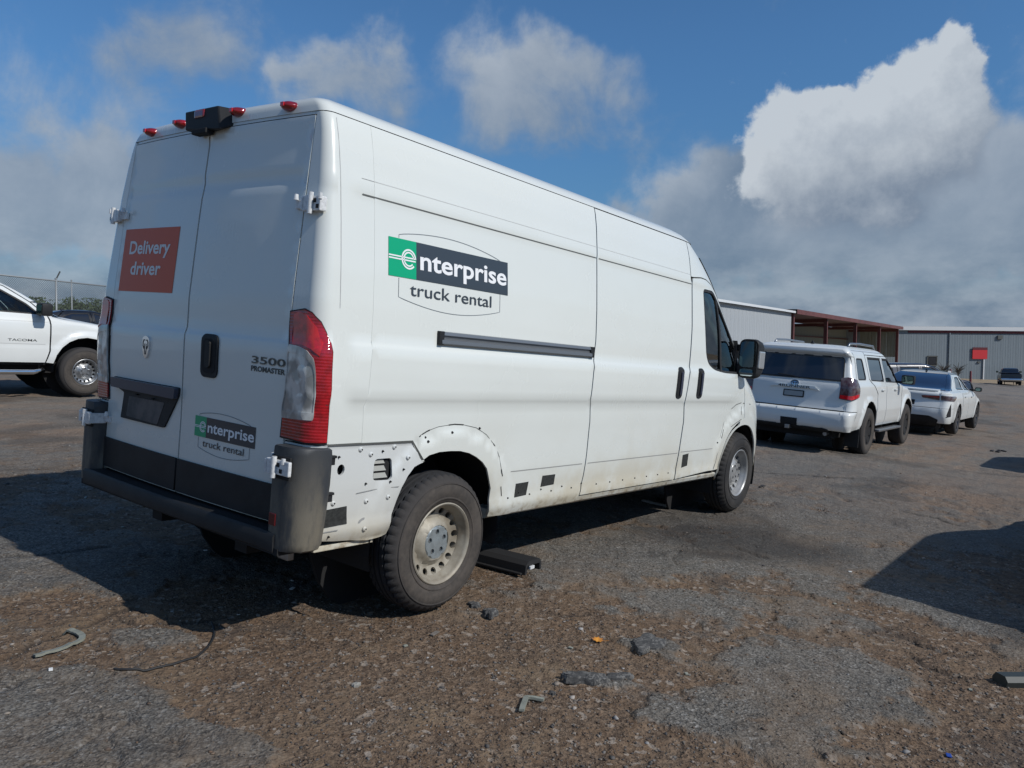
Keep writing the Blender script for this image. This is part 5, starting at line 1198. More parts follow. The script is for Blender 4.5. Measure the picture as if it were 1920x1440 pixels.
# --- white pickup truck on the left
def pickup(root, paint):
    sp = dict(paint=paint, len=5.39, cowl=1.235, zl=1.19, zb=.46, zt=1.60, step=.075,
      W=[(.42, .84), (.48, .90), (.60, .925), (.74, .93), (.78, .925), (.95, .935), (1.10, .925), (1.18, .905), (1.24, .86), (1.35, .80), (1.5, .75), (1.62, .70), (1.69, .66), (1.73, .60), (1.76, .50), (1.775, .34), (1.785, .04)],
      XR=[(.42, .1), (.55, .0), (.72, .0), (.80, .10), (1.12, .12), (1.18, .16), (1.215, 1.66), (1.25, 1.70), (1.5, 1.80), (1.65, 1.88), (1.72, 2.0), (1.76, 2.2), (1.785, 2.6)],
      XF=[(.42, 5.25), (.60, 5.36), (.95, 5.36), (1.08, 5.28), (1.14, 4.95), (1.19, 4.50), (1.225, 4.32), (1.30, 4.16), (1.45, 3.98), (1.60, 3.72), (1.69, 3.52), (1.74, 3.30), (1.785, 2.75)],
      Lr=[(.42, .12), (1.18, .12), (1.25, .1), (1.785, .02)], Cr=[(.42, .08), (1.785, .02)], Lf=[(.42, .5), (1.1, .6), (1.3, .5), (1.7, .3), (1.785, .02)], Cf=[(.42, .3), (1.1, .3), (1.7, .16), (1.785, .02)], br=.03, bf=.1,
      flare=[(1.28, .44, .50, .58, .030), (4.52, .44, .50, .60, .030)], arches=[(1.28, .44, .48), (4.52, .44, .48)],
      rear=[('rear_bumper', .46, .74, CHROME, 0), ('tailgate', .76, 1.18, paint, 0), ('back_window', 1.24, 1.69, GLASS_DK, 0)],
      front=[('front_bumper', .46, .72, paint, 0), ('grille', .72, 1.05, PLASTIC, 0), ('hood', 1.05, 1.222, paint, 0), ('windshield', 1.23, 1.69, GLASS_DK, 0)],
      roof=[1.69, 1.71, 1.73, 1.745, 1.76, 1.77, 1.778, 1.785], xr=1.28, xf=4.52, wy=.83, r=.385, tw=.245, rim=.205, rimm=STEEL, steelwheel=True, spokes=8, style='steel', tyre=TYRE)
    def side(xe, xf):
        A = arc_pts(1.28, .44, .485, 5, 175); B = arc_pts(4.52, .44, .485, 8, 172); out = []
        out.append(('bed_side', [(xe(.5), .50), (.80, .50)]+A[::-1]+[(1.78, .50), (1.78, 1.205), (xe(1.18), 1.19), (xe(1.0), 1.0), (xe(.8), .8)], [], paint))
        w2 = rounded([(1.98, 1.27), (2.74, 1.265), (2.74, 1.62), (2.10, 1.62)], .05)
        out.append(('rear_door', [(1.80, .52), (2.82, .52), (2.82, 1.685), (1.93, 1.685), (1.83, 1.25)], [(w2, GLASS_CAR)], paint))
        w3 = rounded([(2.90, 1.265), (3.88, 1.245), (3.70, 1.40), (3.34, 1.60), (3.14, 1.625), (2.90, 1.625)], .04)
        out.append(('front_door', [(2.83, .52), (3.93, .52), (3.98, .70), (3.98, 1.10), (3.96, 1.235), (3.76, 1.415), (3.40, 1.635), (3.20, 1.685), (2.83, 1.685)], [(w3, GLASS_CAR)], paint))
        out.append(('fender', [(3.94, .52), (4.035, .51)]+B[::-1]+[(5.00, .50), (xf(.5), .50), (xf(.7), .7), (xf(.95), .95), (xf(1.08), 1.08), (xf(1.14), 1.14), (xf(1.19), 1.19), (xf(1.225), 1.225), (xf(1.3), 1.3), (xf(1.42), 1.42), (3.77, 1.425), (3.975, 1.24), (3.995, 1.10), (3.995, .70)], [], paint))
        out.append(('pillar', [(3.22, 1.687), (3.41, 1.645), (3.75, 1.432)]+[(xf(z), z) for z in (1.44, 1.55, 1.65, 1.687)], [], paint))
        return out
    sp['side'] = side
    sh = build_car(root, sp); Sd = sh.side(-1)
    fdp = [o for o in root.children if o.name.startswith('front_door')][0]
    wing_mirror(root, 3.86, .945, 1.235, PLASTIC, .22, .19)
    V, F = fit_text('TACOMA', 3.40, 3.80, .84, .01, .05); decal('lettering', Sd, (V, F), LETC, fdp, off=.003)
    decal('door_crease_shade', Sd, strip2d([(x, .80) for x in np.linspace(2.86, 3.92, 12)], .012), MATS['soft_line'], fdp, off=.001)  # door creases are flat grey strips, their shade painted on
    decal('door_crease_shade', Sd, strip2d([(x, 1.14) for x in np.linspace(2.86, 3.96, 12)], .006), MATS['soft_line'], fdp, off=.001)
    for sg in SIDES:
        mk('side_step', tube([(1.95, sg*.93, .42), (2.1, sg*.96, .38), (3.75, sg*.96, .38), (3.90, sg*.93, .42)], .038, 10), CHROME, root, smooth=True)
    mk('seat', join(box(2.75, 2.9, -.65, -.2, .9, 1.45, .04), box(2.77, 2.87, -.52, -.33, 1.47, 1.62, .03), box(2.75, 2.9, .2, .65, .9, 1.45, .04)), CAB, root)
    mk('steering_wheel', xf(lathe([(.17+.014*math.cos(a), .014*math.sin(a)) for a in np.linspace(0, 2*math.pi, 8, endpoint=False)], 24, closed=True), Matrix.Translation((3.45, .35, 1.2)) @ Matrix.Rotation(R(65), 4, 'Y') @ Matrix.Rotation(R(90), 4, 'X')), CAB, root)
    return sh
pk = empty('white_pickup', 'white pickup truck facing right at the left edge, dusty front wheel showing', 'pickup', car_frame(-.817, 10.21, 0, .02))
pickup(pk, WP)

# vehicles standing just right of the picture; their shadows fall into it
s2 = copy_tree(suv1); s2.matrix_world = car_frame(3.30, -5.12, 0, 0); set_label(s2, 'wagon just outside the right edge whose shadow crosses the gravel beside the van', 'car')
s3 = copy_tree(suv1); s3.matrix_world = car_frame(12.2, -4.62, 0, -.06); set_label(s3, 'wagon outside the right edge whose shadow falls beyond the nearer one', 'car')

for root in (s2, s3):
    for o in list(root.children):
        if o.name.startswith(('wing_mirror', 'mirror_stalk', 'roof_rail')):
            for c in list(o.children): bpy.data.objects.remove(c)
            bpy.data.objects.remove(o)

# ------------------------------------------------------------------ dark copies and far vehicles
def repaint(root, new):
    st = list(root.children)
    while st:
        o = st.pop(); st += list(o.children)
        if o.type == 'MESH':
            for sl in o.material_slots:
                if sl.material in (WP, BLK, BLUE): sl.link = 'OBJECT'; sl.material = new
def world_frame(px, dist, yaw, z=0.0, dx=0.0, dy=0.0):
    p = at_dist(px, dist, z); return Matrix.Translation(p) @ Matrix.Rotation(R(yaw), 4, 'Z') @ Matrix.Translation((dx, dy, 0))
BLACKP = cpaint('black_paint', (.012, .013, .016))
b1 = copy_tree(sed1); b1.matrix_world = world_frame(100, 21.5, 51.7, 0, -1.75, 0) @ Matrix.Diagonal((1, 1, .88, 1)); repaint(b1, BLACKP)
set_label(b1, 'black car whose roof shows behind the hood of the white pickup', 'car')
b2 = copy_tree(pk); b2.matrix_world = world_frame(1893, 84, 62, 0, -2.6, 0); repaint(b2, BLACKP)
set_label(b2, 'dark pickup truck parked alone in front of the far warehouse', 'pickup')


# ------------------------------------------------------------------ buildings
def sheet_panel(w, z0, z1, ribs=3, d=.03):
    """one corrugated siding sheet, x 0..w, facing -y"""
    V, F = [], []; xs = []
    for i in range(ribs):
        a = w*i/ribs; p = w/ribs; xs += [(a, 0), (a+p*.62, 0), (a+p*.70, -d), (a+p*.90, -d), (a+p*.98, 0)]
    xs.append((w, 0))
    for x, y in xs: V += [(x, y, z0), (x, y, z1)]
    return V, [(2*i, 2*i+2, 2*i+3, 2*i+1) for i in range(len(xs)-1)]
def siding(parent, p0, p1, z0, z1, w, mat, name='siding_panel', ribs=3, d=.03):
    dep = d
    p0, p1 = Vector(p0), Vector(p1); L = (p1-p0).length; n = int(round(L/w)); w = L/n; d = (p1-p0).normalized(); yaw = math.atan2(d.y, d.x)
    base = None
    for i in range(n):
        m = Matrix.Translation((p0.x+d.x*w*i, p0.y+d.y*w*i, 0)) @ Matrix.Rotation(yaw, 4, 'Z')
        if base is None: base = mk(name, sheet_panel(w-.012, z0, z1, ribs, dep), mat, parent, local=m)
        else:
            o = base.copy(); COL.objects.link(o); o.parent = parent; o.matrix_local = m
WALLB = material('blue_grey_siding', (.185, .22, .245), .5, var=.15, vscale=.15)
WALLW = material('pale_siding', (.37, .395, .415), .45, var=.15, vscale=.3)
INNER = material('inner_siding', (.30, .33, .29), .7, var=.3, vscale=.2)
ROOFW = material('white_roof_sheet', (.62, .64, .65), .4)
REDST = material('red_oxide_steel', (.14, .045, .04), .5, var=.3, vscale=1)
REDPT = material('red_paint', (.55, .035, .04), .45)
DKRED = material('dark_red_trim', (.12, .02, .025), .5)
D2 = 104.0
wh = empty('warehouse', 'long blue grey metal warehouse with white roof edge in the far background', 'building', Matrix.Identity(4))
X = lambda px, d: (px-960)/FPX*d
zt = CAM_W[2]+(655-613)/FPX*D2; zg = float(ground_z(70, D2))-.3
siding(wh, (X(1560, D2), D2, 0), (X(2120, D2), D2, 0), zg, zt, 1.0, WALLB, d=.010)
mk('wall', box(X(1560, D2), X(2120, D2), D2+.05, D2+40, zg, zt), WALLB, wh)
mk('roof_edge', box(X(1560, D2)-.5, X(2120, D2)+.5, D2-.35, D2+.2, zt+.02, zt+.52), ROOFW, wh)
mk('roof', ([(X(1560, D2)-.5, D2-.3, zt+.53), (X(2120, D2)+.5, D2-.3, zt+.53), (X(2120, D2)+.5, D2+20, zt+1.0), (X(1560, D2)-.5, D2+20, zt+1.0), (X(1560, D2)-.5, D2+40, zt+.4), (X(2120, D2)+.5, D2+40, zt+.4)], [(0, 1, 2, 3), (3, 2, 5, 4)]), ROOFW, wh)
mk('trim', box(X(1700, D2), X(2120, D2), D2-.10, D2-.02, zt-.32, zt-.0), DKRED, wh)
for px in (1778, 1843, 1965): mk('downpipe', box(X(px, D2)-.07, X(px, D2)+.07, D2-.16, D2-.04, zg+.3, zt-.3 if px != 1843 else zt-3.2), WALLB if px != 1843 else ROOFW, wh)
zw = lambda y, d: CAM_W[2]+(655-y)/FPX*d
w = mk('window', box(X(1738, D2), X(1755, D2), D2-.08, D2-.03, zw(678, D2), zw(661, D2)), DARK, wh)
mk('frame', join(box(X(1737, D2), X(1756, D2), D2-.12, D2-.08, zw(662, D2), zw(660, D2)), box(X(1737, D2), X(1756, D2), D2-.12, D2-.08, zw(679, D2), zw(677.6, D2)), box(X(1737, D2), X(1738.5, D2), D2-.12, D2-.08, zw(678, D2), zw(661, D2)), box(X(1754.5, D2), X(1756, D2), D2-.12, D2-.08, zw(678, D2), zw(661, D2))), MATS['recess_line'], w)
mk('pane', box(X(1739.5, D2), X(1753.5, D2), D2-.10, D2-.085, zw(676, D2), zw(663, D2)), GLASS_DK, w)
mk('wall_vent', box(X(1867, D2), X(1876, D2), D2-.2, D2-.04, zw(628, D2), zw(621, D2)), MATS['recess_line'], wh)
sg_ = empty('wall_sign', 'red sign board with darker top band on the far warehouse wall', 'sign', Matrix.Translation((X(1834.5, D2), D2-.15, zw(655, D2))))
mk('board', box(-.95, .95, -.05, .05, -.72, .45), REDPT, sg_); mk('top_band', box(-.95, .95, -.06, .04, .455, .78), DKRED, sg_); mk('bracket', join(box(-.6, -.5, .05, .12, -.6, .7), box(.5, .6, .05, .12, -.6, .7)), STEEL, sg_)
mk('small_lamp', box(-.18, .18, -.05, .10, -1.25, -1.05), MATS['recess_line'], wh, local=Matrix.Translation((X(1834, D2), D2-.1, zw(655, D2))))

# long shed running away to the right: sided part, then open bays
H = 3.0; dA, dB = 44.0, 103.0
def shed_pt(px):
    k = 1/62.5-(px-1483)*(1/62.5-1/104)/207; d = 1/k; return Vector((X(px, d), d, 0))
sh_ = empty('open_shed', 'metal shed with pale siding and open bays under a red roof edge', 'building', Matrix.Identity(4))
q0, q1, q2 = shed_pt(1290), shed_pt(1481), shed_pt(1682); dd = (q2-q1).normalized(); nn = Vector((-dd.y, dd.x, 0))
ztop = CAM_W[2]+H
siding(sh_, q0, q1, -1.0, ztop+.02, .75, WALLW, ribs=2, d=.014)
mk('roof_edge', join(*[([tuple(a), tuple(b), tuple(b+Vector((0, 0, .16))), tuple(a+Vector((0, 0, .16))), tuple(a+nn*7+Vector((0, 0, .3))), tuple(b+nn*7+Vector((0, 0, .3)))], [(0, 1, 2, 3), (3, 2, 5, 4)]) for a, b in [(q0-nn*.35+Vector((0, 0, ztop)), q1-nn*.35+Vector((0, 0, ztop)))]]), ROOFW, sh_)
a, b = q1-nn*.45+Vector((0, 0, ztop-.06)), q2-nn*.45+dd*.8+Vector((0, 0, ztop-.06))
mk('canopy_roof', ([tuple(a), tuple(b), tuple(b+Vector((0, 0, .36))), tuple(a+Vector((0, 0, .36))), tuple(a+nn*7+Vector((0, 0, .5))), tuple(b+nn*7+Vector((0, 0, .5))), tuple(a+nn*7+Vector((0, 0, .2))), tuple(b+nn*7+Vector((0, 0, .2)))], [(0, 1, 2, 3), (3, 2, 5, 4), (0, 6, 7, 1)]), REDST, sh_)
yaw = math.atan2(dd.y, dd.x)
for px in (1483, 1546, 1601, 1646, 1680):
    p = shed_pt(px); o = mk('column', box(-.13, .13, -.15, .15, -1.2, ztop), REDST, sh_, local=Matrix.Translation(p) @ Matrix.Rotation(yaw, 4, 'Z'))
    mk('rafter', box(-.08, .08, -.1, 6.5, ztop-.35, ztop-.05), REDST, sh_, local=Matrix.Translation(p) @ Matrix.Rotation(yaw, 4, 'Z'))
bk0, bk1 = q1+nn*6, q2+nn*6
siding(sh_, bk0, bk1+dd*2, -.6, ztop-.1, 1.2, INNER, name='back_panel')
siding(sh_, q1+nn*6, q1+nn*.1, -1.2, ztop-.1, 1.2, INNER, name='side_panel')
siding(sh_, q2+nn*.2, q2+nn*6, .95, ztop, 1.2, INNER, name='end_panel')
for z in (1.9, 3.2): mk('girt', box(0, (q2-q1).length, -.06, .06, z-.06, z+.06), REDST, sh_, local=Matrix.Translation(bk0-nn*.15) @ Matrix.Rotation(yaw, 4, 'Z'))
for k in range(4):
    p = bk0+dd*(k*10+1)-nn*.3
    if k in (0, 1): mk('cross_brace', join(tube([(0, 0, .2), (8, 0, ztop)], .05, 5), tube([(0, .1, ztop), (8, .1, .2)], .05, 5)), REDST, sh_, local=Matrix.Translation(p) @ Matrix.Rotation(yaw, 4, 'Z'))

# ------------------------------------------------------------------ yard furniture far right
def thing(name, label, cat, px, dist, group=None): return empty(name, label, cat, Matrix.Translation(at_dist(px, dist)), group)
DKGREEN = material('dark_green_box', (.045, .06, .05), .5)
e = thing('utility_cabinet', 'dark green utility cabinet with white side in front of the warehouse', 'cabinet', 1762, 66)
mk('cabinet_body', box(-.62, .38, -.5, .5, -.2, 1.12, .02), DKGREEN, e); mk('side_panel', box(.39, .66, -.5, .5, -.2, 1.16, .01), ROOFW, e); mk('lid', box(-.66, .40, -.54, .54, 1.13, 1.18, .01), DKGREEN, e)
for px, d, l in ((1782, 78, 'short red bollard beside the utility cabinet'), (1820, 70, 'red bollard standing alone below the red wall sign')):
    e = thing('bollard', l, 'bollard', px, d, 'red bollards by the warehouse'); mk('post', lathe([(.001, -.2), (.09, -.2), (.09, 1.25), (.06, 1.31), (.001, 1.32)], 12, axis='z'), DKRED, e, auto=40); mk('base_collar', lathe([(.001, -.1), (.14, -.1), (.14, .04), (.001, .05)], 12, axis='z'), STEEL, e)
BARK = material('grey_bark', (.09, .08, .07), .9)
for k, (px, l) in enumerate(((1768, 'bare grey shrub behind the utility cabinet'), (1796, 'bare grey shrub right of the short bollard'))):
    e = thing('bare_shrub', l, 'shrub', px, 92, 'bare shrubs by the warehouse'); tw = [tube([(0, 0, -.2), (.05, 0, 1.0)], [.07, .05], 5)]
    for i in range(34):
        a = rng.uniform(0, 6.28); z0 = rng.uniform(.6, 1.2); l_ = rng.uniform(.5, 1.3); b_ = (math.cos(a)*l_*.8, math.sin(a)*l_*.8, z0+l_*rng.uniform(.2, 1.1)); tw.append(tube([(0, 0, z0), (b_[0]*.5, b_[1]*.5, (z0+b_[2])/2+.1), b_], [.035, .025, .012], 4, caps=False))
    mk('trunk', tw[0], BARK, e); o = mk('twigs', join(*tw[1:]), BARK, e); o['kind'] = 'stuff'

# ------------------------------------------------------------------ chain-link fence on the left
GALV = material('galvanised_pipe', (.26, .28, .29), .6, metal=.3); WIRE = material('fence_wire', (.09, .095, .095), .7)
def fpt(px):
    k = .04167-(px)*(.04167-.03597)/183; d = 1/k; return Vector((X(px, d), d, 0))
fe = empty('chain_link_fence', 'chain link fence with top rail behind the white pickup', 'fence', Matrix.Identity(4))
zr_ = CAM_W[2]+2.10; f0, f1 = fpt(-140), fpt(330)
fd = (f1-f0).normalized(); L = (f1-f0).length
mk('top_rail', tube([tuple(f0+Vector((0, 0, zr_))), tuple(f1+Vector((0, 0, zr_)))], .024, 8), GALV, fe, smooth=True)
for px, r in ((-115, .03), (107, .032), (136, .020), (262, .03)):
    p = fpt(px); g = float(ground_z(p.x, p.y)); o = mk('fence_post', tube([(p.x, p.y, g-.3), (p.x, p.y, zr_+.05)], r, 10), GALV, fe, smooth=True)
    mk('post_cap', lathe([(r+.006, zr_+.04), (r+.006, zr_+.08), (.001, zr_+.10)], 10, axis='z'), GALV, o, local=Matrix.Translation((p.x, p.y, 0)))
    if px != 136: mk('barb_arm', box(-.02, .02, -.01, .01, 0, .30), MATS['recess_line'], o, local=Matrix.Translation((p.x, p.y, zr_+.04)) @ Matrix.Rotation(R(28), 4, 'Y'))
V, F = [], []; Hh = 2.15; s_ = .075
def wire(a, b, r=.0042):
    d = (b-a).normalized(); u = d.cross(Vector((fd.y, -fd.x, 0))).normalized()*r; w_ = Vector((fd.y, -fd.x, 0))*r; k = len(V)
    V.extend([tuple(a+u), tuple(a-u*.5+w_), tuple(a-u*.5-w_), tuple(b+u), tuple(b-u*.5+w_), tuple(b-u*.5-w_)]); F.extend([(k, k+1, k+4, k+3), (k+1, k+2, k+5, k+4), (k+2, k, k+3, k+5)])
n = int(L/s_)
for i in range(-int(Hh/s_), n):
    a0, b0 = max(0, i*s_), min(L, i*s_+Hh)
    if b0 <= a0: continue
    wire(f0+fd*a0+Vector((0, 0, zr_-Hh+(a0-i*s_))), f0+fd*b0+Vector((0, 0, zr_-Hh+(b0-i*s_)))); wire(f0+fd*a0+Vector((0, 0, zr_-(a0-i*s_))), f0+fd*b0+Vector((0, 0, zr_-(b0-i*s_))))
o = mk('wire_mesh', (V, F), WIRE, fe); o['kind'] = 'stuff'

# ------------------------------------------------------------------ trees beyond the fence
LEAF = material('tree_leaves', (.045, .075, .03), .7, col2=(.075, .105, .045), vscale=.6)
def tree(px, dist, h, wd, label):
    e = thing('broadleaf_tree', label, 'tree', px, dist, 'trees beyond the fence')
    pts = [(0, 0, -.3), (.1, 0, h*.3), (-.05, .1, h*.55), (0, 0, h*.8)]; tk = [tube(pts, [.22, .17, .11, .04], 8)]
    for i in range(7):
        a = rng.uniform(0, 6.28); z = h*rng.uniform(.25, .6); tk.append(tube([(0, 0, z), (math.cos(a)*wd*.22, math.sin(a)*wd*.22, z+h*.13), (math.cos(a)*wd*.4, math.sin(a)*wd*.4, z+h*.2)], [.08, .05, .02], 5))
    mk('trunk', join(*tk), BARK, e)
    cl = [(rng.normal(0, wd*.26), rng.normal(0, wd*.26), h*(.42+.48*rng.random()), wd*rng.uniform(.12, .24)) for _ in range(16)]
    P, Fa = [], []; N_ = 2600
    for i in range(N_):
        c = cl[rng.integers(len(cl))]; v = rng.normal(0, 1, 3); v /= np.linalg.norm(v); r = c[3]*(.55+.55*rng.random()); p = np.array(c[:3])+v*r*np.array([1, 1, .8])
        p[2] = min(max(p[2], h*.22), h); a, b = rng.normal(0, 1, 3), rng.normal(0, 1, 3); a /= np.linalg.norm(a); b = np.cross(a, b); b /= np.linalg.norm(b); s = rng.uniform(.09, .17)
        k = len(P); P += [tuple(p-a*s), tuple(p+b*s*.6), tuple(p+a*s), tuple(p-b*s*.6)]; Fa.append((k, k+1, k+2, k+3))
    o = mk('crown', (P, Fa), LEAF, e); o['kind'] = 'stuff'
for px, d, h, w_, l in ((20, 84, 4.6, 6, 'low tree seen through the fence above the pickup cab'), (68, 92, 5.0, 7, 'broad dark tree just left of the fence post'), (104, 96, 4.4, 6, 'lower tree straight behind the fence post'), (148, 86, 5.4, 6, 'tallest tree right of the thin fence post'), (186, 95, 5.0, 7, 'tree at the edge of the van beyond the fence'),
                         (240, 90, 5.2, 7, 'tree hidden mostly behind the back of the van'), (-30, 90, 5.0, 7, 'tree at the left edge beyond the fence')): tree(px, d, h, w_, l)

# ------------------------------------------------------------------ ground
def vnoise(x, y, seed=0):
    xi, yi = np.floor(x).astype(np.int64), np.floor(y).astype(np.int64); fx, fy = x-xi, y-yi; fx, fy = fx*fx*(3-2*fx), fy*fy*(3-2*fy)
    def h(i, j):
        n = (i*374761393+j*668265263+seed*1442695041) & 0x7fffffff; n = ((n ^ (n >> 13))*1274126177) & 0x7fffffff; return ((n ^ (n >> 16)) & 0xffff)/65535.0
    return (h(xi, yi)*(1-fx)+h(xi+1, yi)*fx)*(1-fy)+(h(xi, yi+1)*(1-fx)+h(xi+1, yi+1)*fx)*fy
def fbm(x, y, o=4, seed=0, g=.5):
    t, a, s = 0, 1, 0
    for k in range(o): t = t+a*vnoise(x*2**k+17.3*k, y*2**k+9.1*k, seed+k); s += a; a *= g
    return t/s
def s01(x, a, b): t = np.clip((x-a)/(b-a), 0, 1); return t*t*(3-2*t)
def blob_field(x, y, lst):
    t = np.zeros_like(x)
    for px, py, rx, ry, w in lst:
        p = on_ground(px, py); t = t+w*np.exp(-((x-p[0])/rx)**2-((y-p[1])/ry)**2)
    return t
BL = [(640, 1230, .75, .55, -.9), (860, 1230, .7, .5, -.8), (700, 1370, .7, .4, -.8), (450, 1290, .3, .2, -.4), (1040, 1180, .6, .4, -.5), (1000, 1390, .6, .3, -.5), (700, 1160, .8, .3, -.7), (1300, 1085, .6, .28, -.5), (190, 1140, .4, .16, -.8), (60, 1200, .3, .14, -.7), (110, 1225, .35, .1, -.5),
      (1790, 1240, .4, .3, -.7), (1870, 1300, .4, .3, -.6), (1850, 1400, .4, .3, -.5), (1480, 1180, .3, .2, -.5), (1720, 1190, .35, .1, -.4), (1660, 1150, .3, .2, -.2), (560, 1180, .4, .2, -.4), (1200, 1390, .3, .2, -.3),
      (100, 1040, 1.0, .5, .6), (120, 1330, .6, .35, .7), (330, 1400, .5, .25, .5), (330, 1190, .3, .1, .5), (1150, 1050, .7, .35, .6), (1215, 1205, .14, .09, 1.4), (1110, 1270, .16, .05, 1.5), (1010, 1290, .05, .04, .4), (1290, 1340, .30, .16, .45), (1520, 1250, .45, .22, .5), (1660, 1330, .30, .14, .6), (1440, 1380, .3, .12, .3), (1380, 1290, .2, .1, .35), (1400, 1030, .8, .4, .5), (1650, 1260, .3, .2, .5),
      (880, 1145, .12, .05, 1.0), (915, 1150, .08, .05, .8), (1700, 1130, .3, .2, .5), (560, 1190, .12, .05, .5), (500, 1390, .3, .12, .4)]
DMP = [(1400, 1015, .75, .45, .9), (1290, 1000, .5, .35, .6), (1500, 1035, .4, .25, .6), (480, 1090, .1, .05, 0), (1350, 1040, .3, .12, .7), (250, 1400, .2, .1, .3)]
CRK = [[(0, 1225), (60, 1200), (120, 1176), (160, 1160), (200, 1141), (250, 1131), (262, 1136)], [(215, 1150), (240, 1160), (270, 1163), (300, 1158), (345, 1163), (400, 1156), (430, 1150)], [(1680, 1185), (1705, 1194), (1720, 1203), (1750, 1208), (1780, 1217), (1830, 1222)], [(1376, 1024), (1400, 1032), (1440, 1046)], [(1700, 1222), (1730, 1240), (1760, 1250), (1810, 1264)],
       [(1335, 868), (1420, 885), (1520, 892), (1600, 897)], [(0, 1042), (120, 1034), (200, 1022)], [(600, 1020), (700, 1030), (760, 1034)], [(1020, 1140), (1060, 1150), (1110, 1147)], [(1700, 960), (1760, 972), (1790, 984)]]
def crack_dist(x, y):
    d = np.full(x.shape, 9.0); wx = x+(fbm(x*6, y*6, 3, 91)-.5)*.10; wy = y+(fbm(x*6+9, y*6, 3, 95)-.5)*.10
    for ln in CRK:
        P = [on_ground(*p)[:2] for p in ln]
        for a, b in zip(P[:-1], P[1:]):
            e = b-a; t = np.clip(((wx-a[0])*e[0]+(wy-a[1])*e[1])/(e@e), 0, 1); d = np.minimum(d, np.hypot(wx-a[0]-t*e[0], wy-a[1]-t*e[1]))
    return d
def ground_fields(x, y):
    r = np.hypot(x, y)
    n1 = fbm(x*.55, y*.55, 5, 3, .55); n2 = fbm(x*5, y*5, 4, 11, .6); n3 = fbm(x*.16, y*.22, 4, 21)
    near = 1-s01(r, 9, 16)
    a = .12+(n1-.5)*1.5+(n2-.5)*.85+blob_field(x, y, BL)*near+(n3-.5)*1.2
    n5 = fbm(x*14, y*14, 3, 81, .6); A = s01(a+(n5-.5)*.42, -.36, .40)                                   # broken asphalt against bare gravelly earth
    edge = s01(a+(n5-.5)*.12, -.06, .05)
    cd = crack_dist(x, y); r_ = .010+.0025*r; damp = np.clip(1.1*np.exp(-(cd/r_)**2)*near+blob_field(x, y, DMP)*near+s01(fbm(x*.9+5, y*.9, 4, 31), .62, .75)*.5, 0, 1)
    return A, edge, damp
def ground_h(x, y):
    r = np.hypot(x, y); A, edge, damp = ground_fields(x, y)
    fine = (fbm(x*28, y*28, 3, 41, .6)-.5); mid = fbm(x*4.5, y*4.5, 3, 51)-.5; big = fbm(x*.8, y*.8, 3, 61)-.5
    k = 1-s01(r, 10, 26)
    h = edge*.014+fine*(.011*(1-A)+.0035*A)+mid*.010*(1-.4*A)+big*.03*s01(r, 3, 12)
    crack = np.abs(fbm(x*1.3+3, y*1.3, 4, 71)-.5); h = h-.010*A*(1-s01(crack, .0, .012))
    h = h-.022*np.exp(-(crack_dist(x, y)/.016)**2)
    return ground_z(x, y)+h*k-.018
def build_ground():
    th0, th1, na = R(-40), R(40), 620
    rs = [1.7]
    while rs[-1] < 34: rs.append(rs[-1]*1.0052)
    while rs[-1] < 1500: rs.append(rs[-1]*1.06)
    th = np.concatenate([np.linspace(th0, th1, na), np.linspace(th1, th0+2*math.pi, 90)[1:-1]])
    rs = np.array([.02, .6, 1.2]+rs); n, m = len(th), len(rs)
    T, Rr = np.meshgrid(th, rs); x = Rr*np.sin(T); y = Rr*np.cos(T)
    z = ground_h(x.ravel(), y.ravel())
    z = np.where(Rr.ravel() < 26, z, ground_z(x.ravel(), y.ravel())-.018)
    co = np.stack([x.ravel(), y.ravel(), z], 1)
    i, j = np.meshgrid(np.arange(m-1), np.arange(n), indexing='ij'); i, j = i.ravel(), j.ravel(); jn = (j+1) % n
    F = np.stack([i*n+j, i*n+jn, (i+1)*n+jn, (i+1)*n+j], 1)[:, ::-1]
    me = bpy.data.meshes.new('ground'); me.vertices.add(len(co)); me.vertices.foreach_set('co', co.ravel())
    me.loops.add(len(F)*4); me.loops.foreach_set('vertex_index', F.ravel().astype(np.int32)); me.polygons.add(len(F)); me.polygons.foreach_set('loop_start', np.arange(0, len(F)*4, 4, dtype=np.int32))
    me.polygons.foreach_set('use_smooth', np.ones(len(F), bool)); me.update(calc_edges=True)
    A, e, d = ground_fields(co[:, 0], co[:, 1]); at = me.color_attributes.new('kind_mask', 'FLOAT_COLOR', 'POINT'); at.data.foreach_set('color', np.stack([A, e, d, np.ones_like(A)], 1).ravel())
    me.materials.append(ground_mat()); o = bpy.data.objects.new('ground', me); COL.objects.link(o); tag(o, kind='structure'); return o
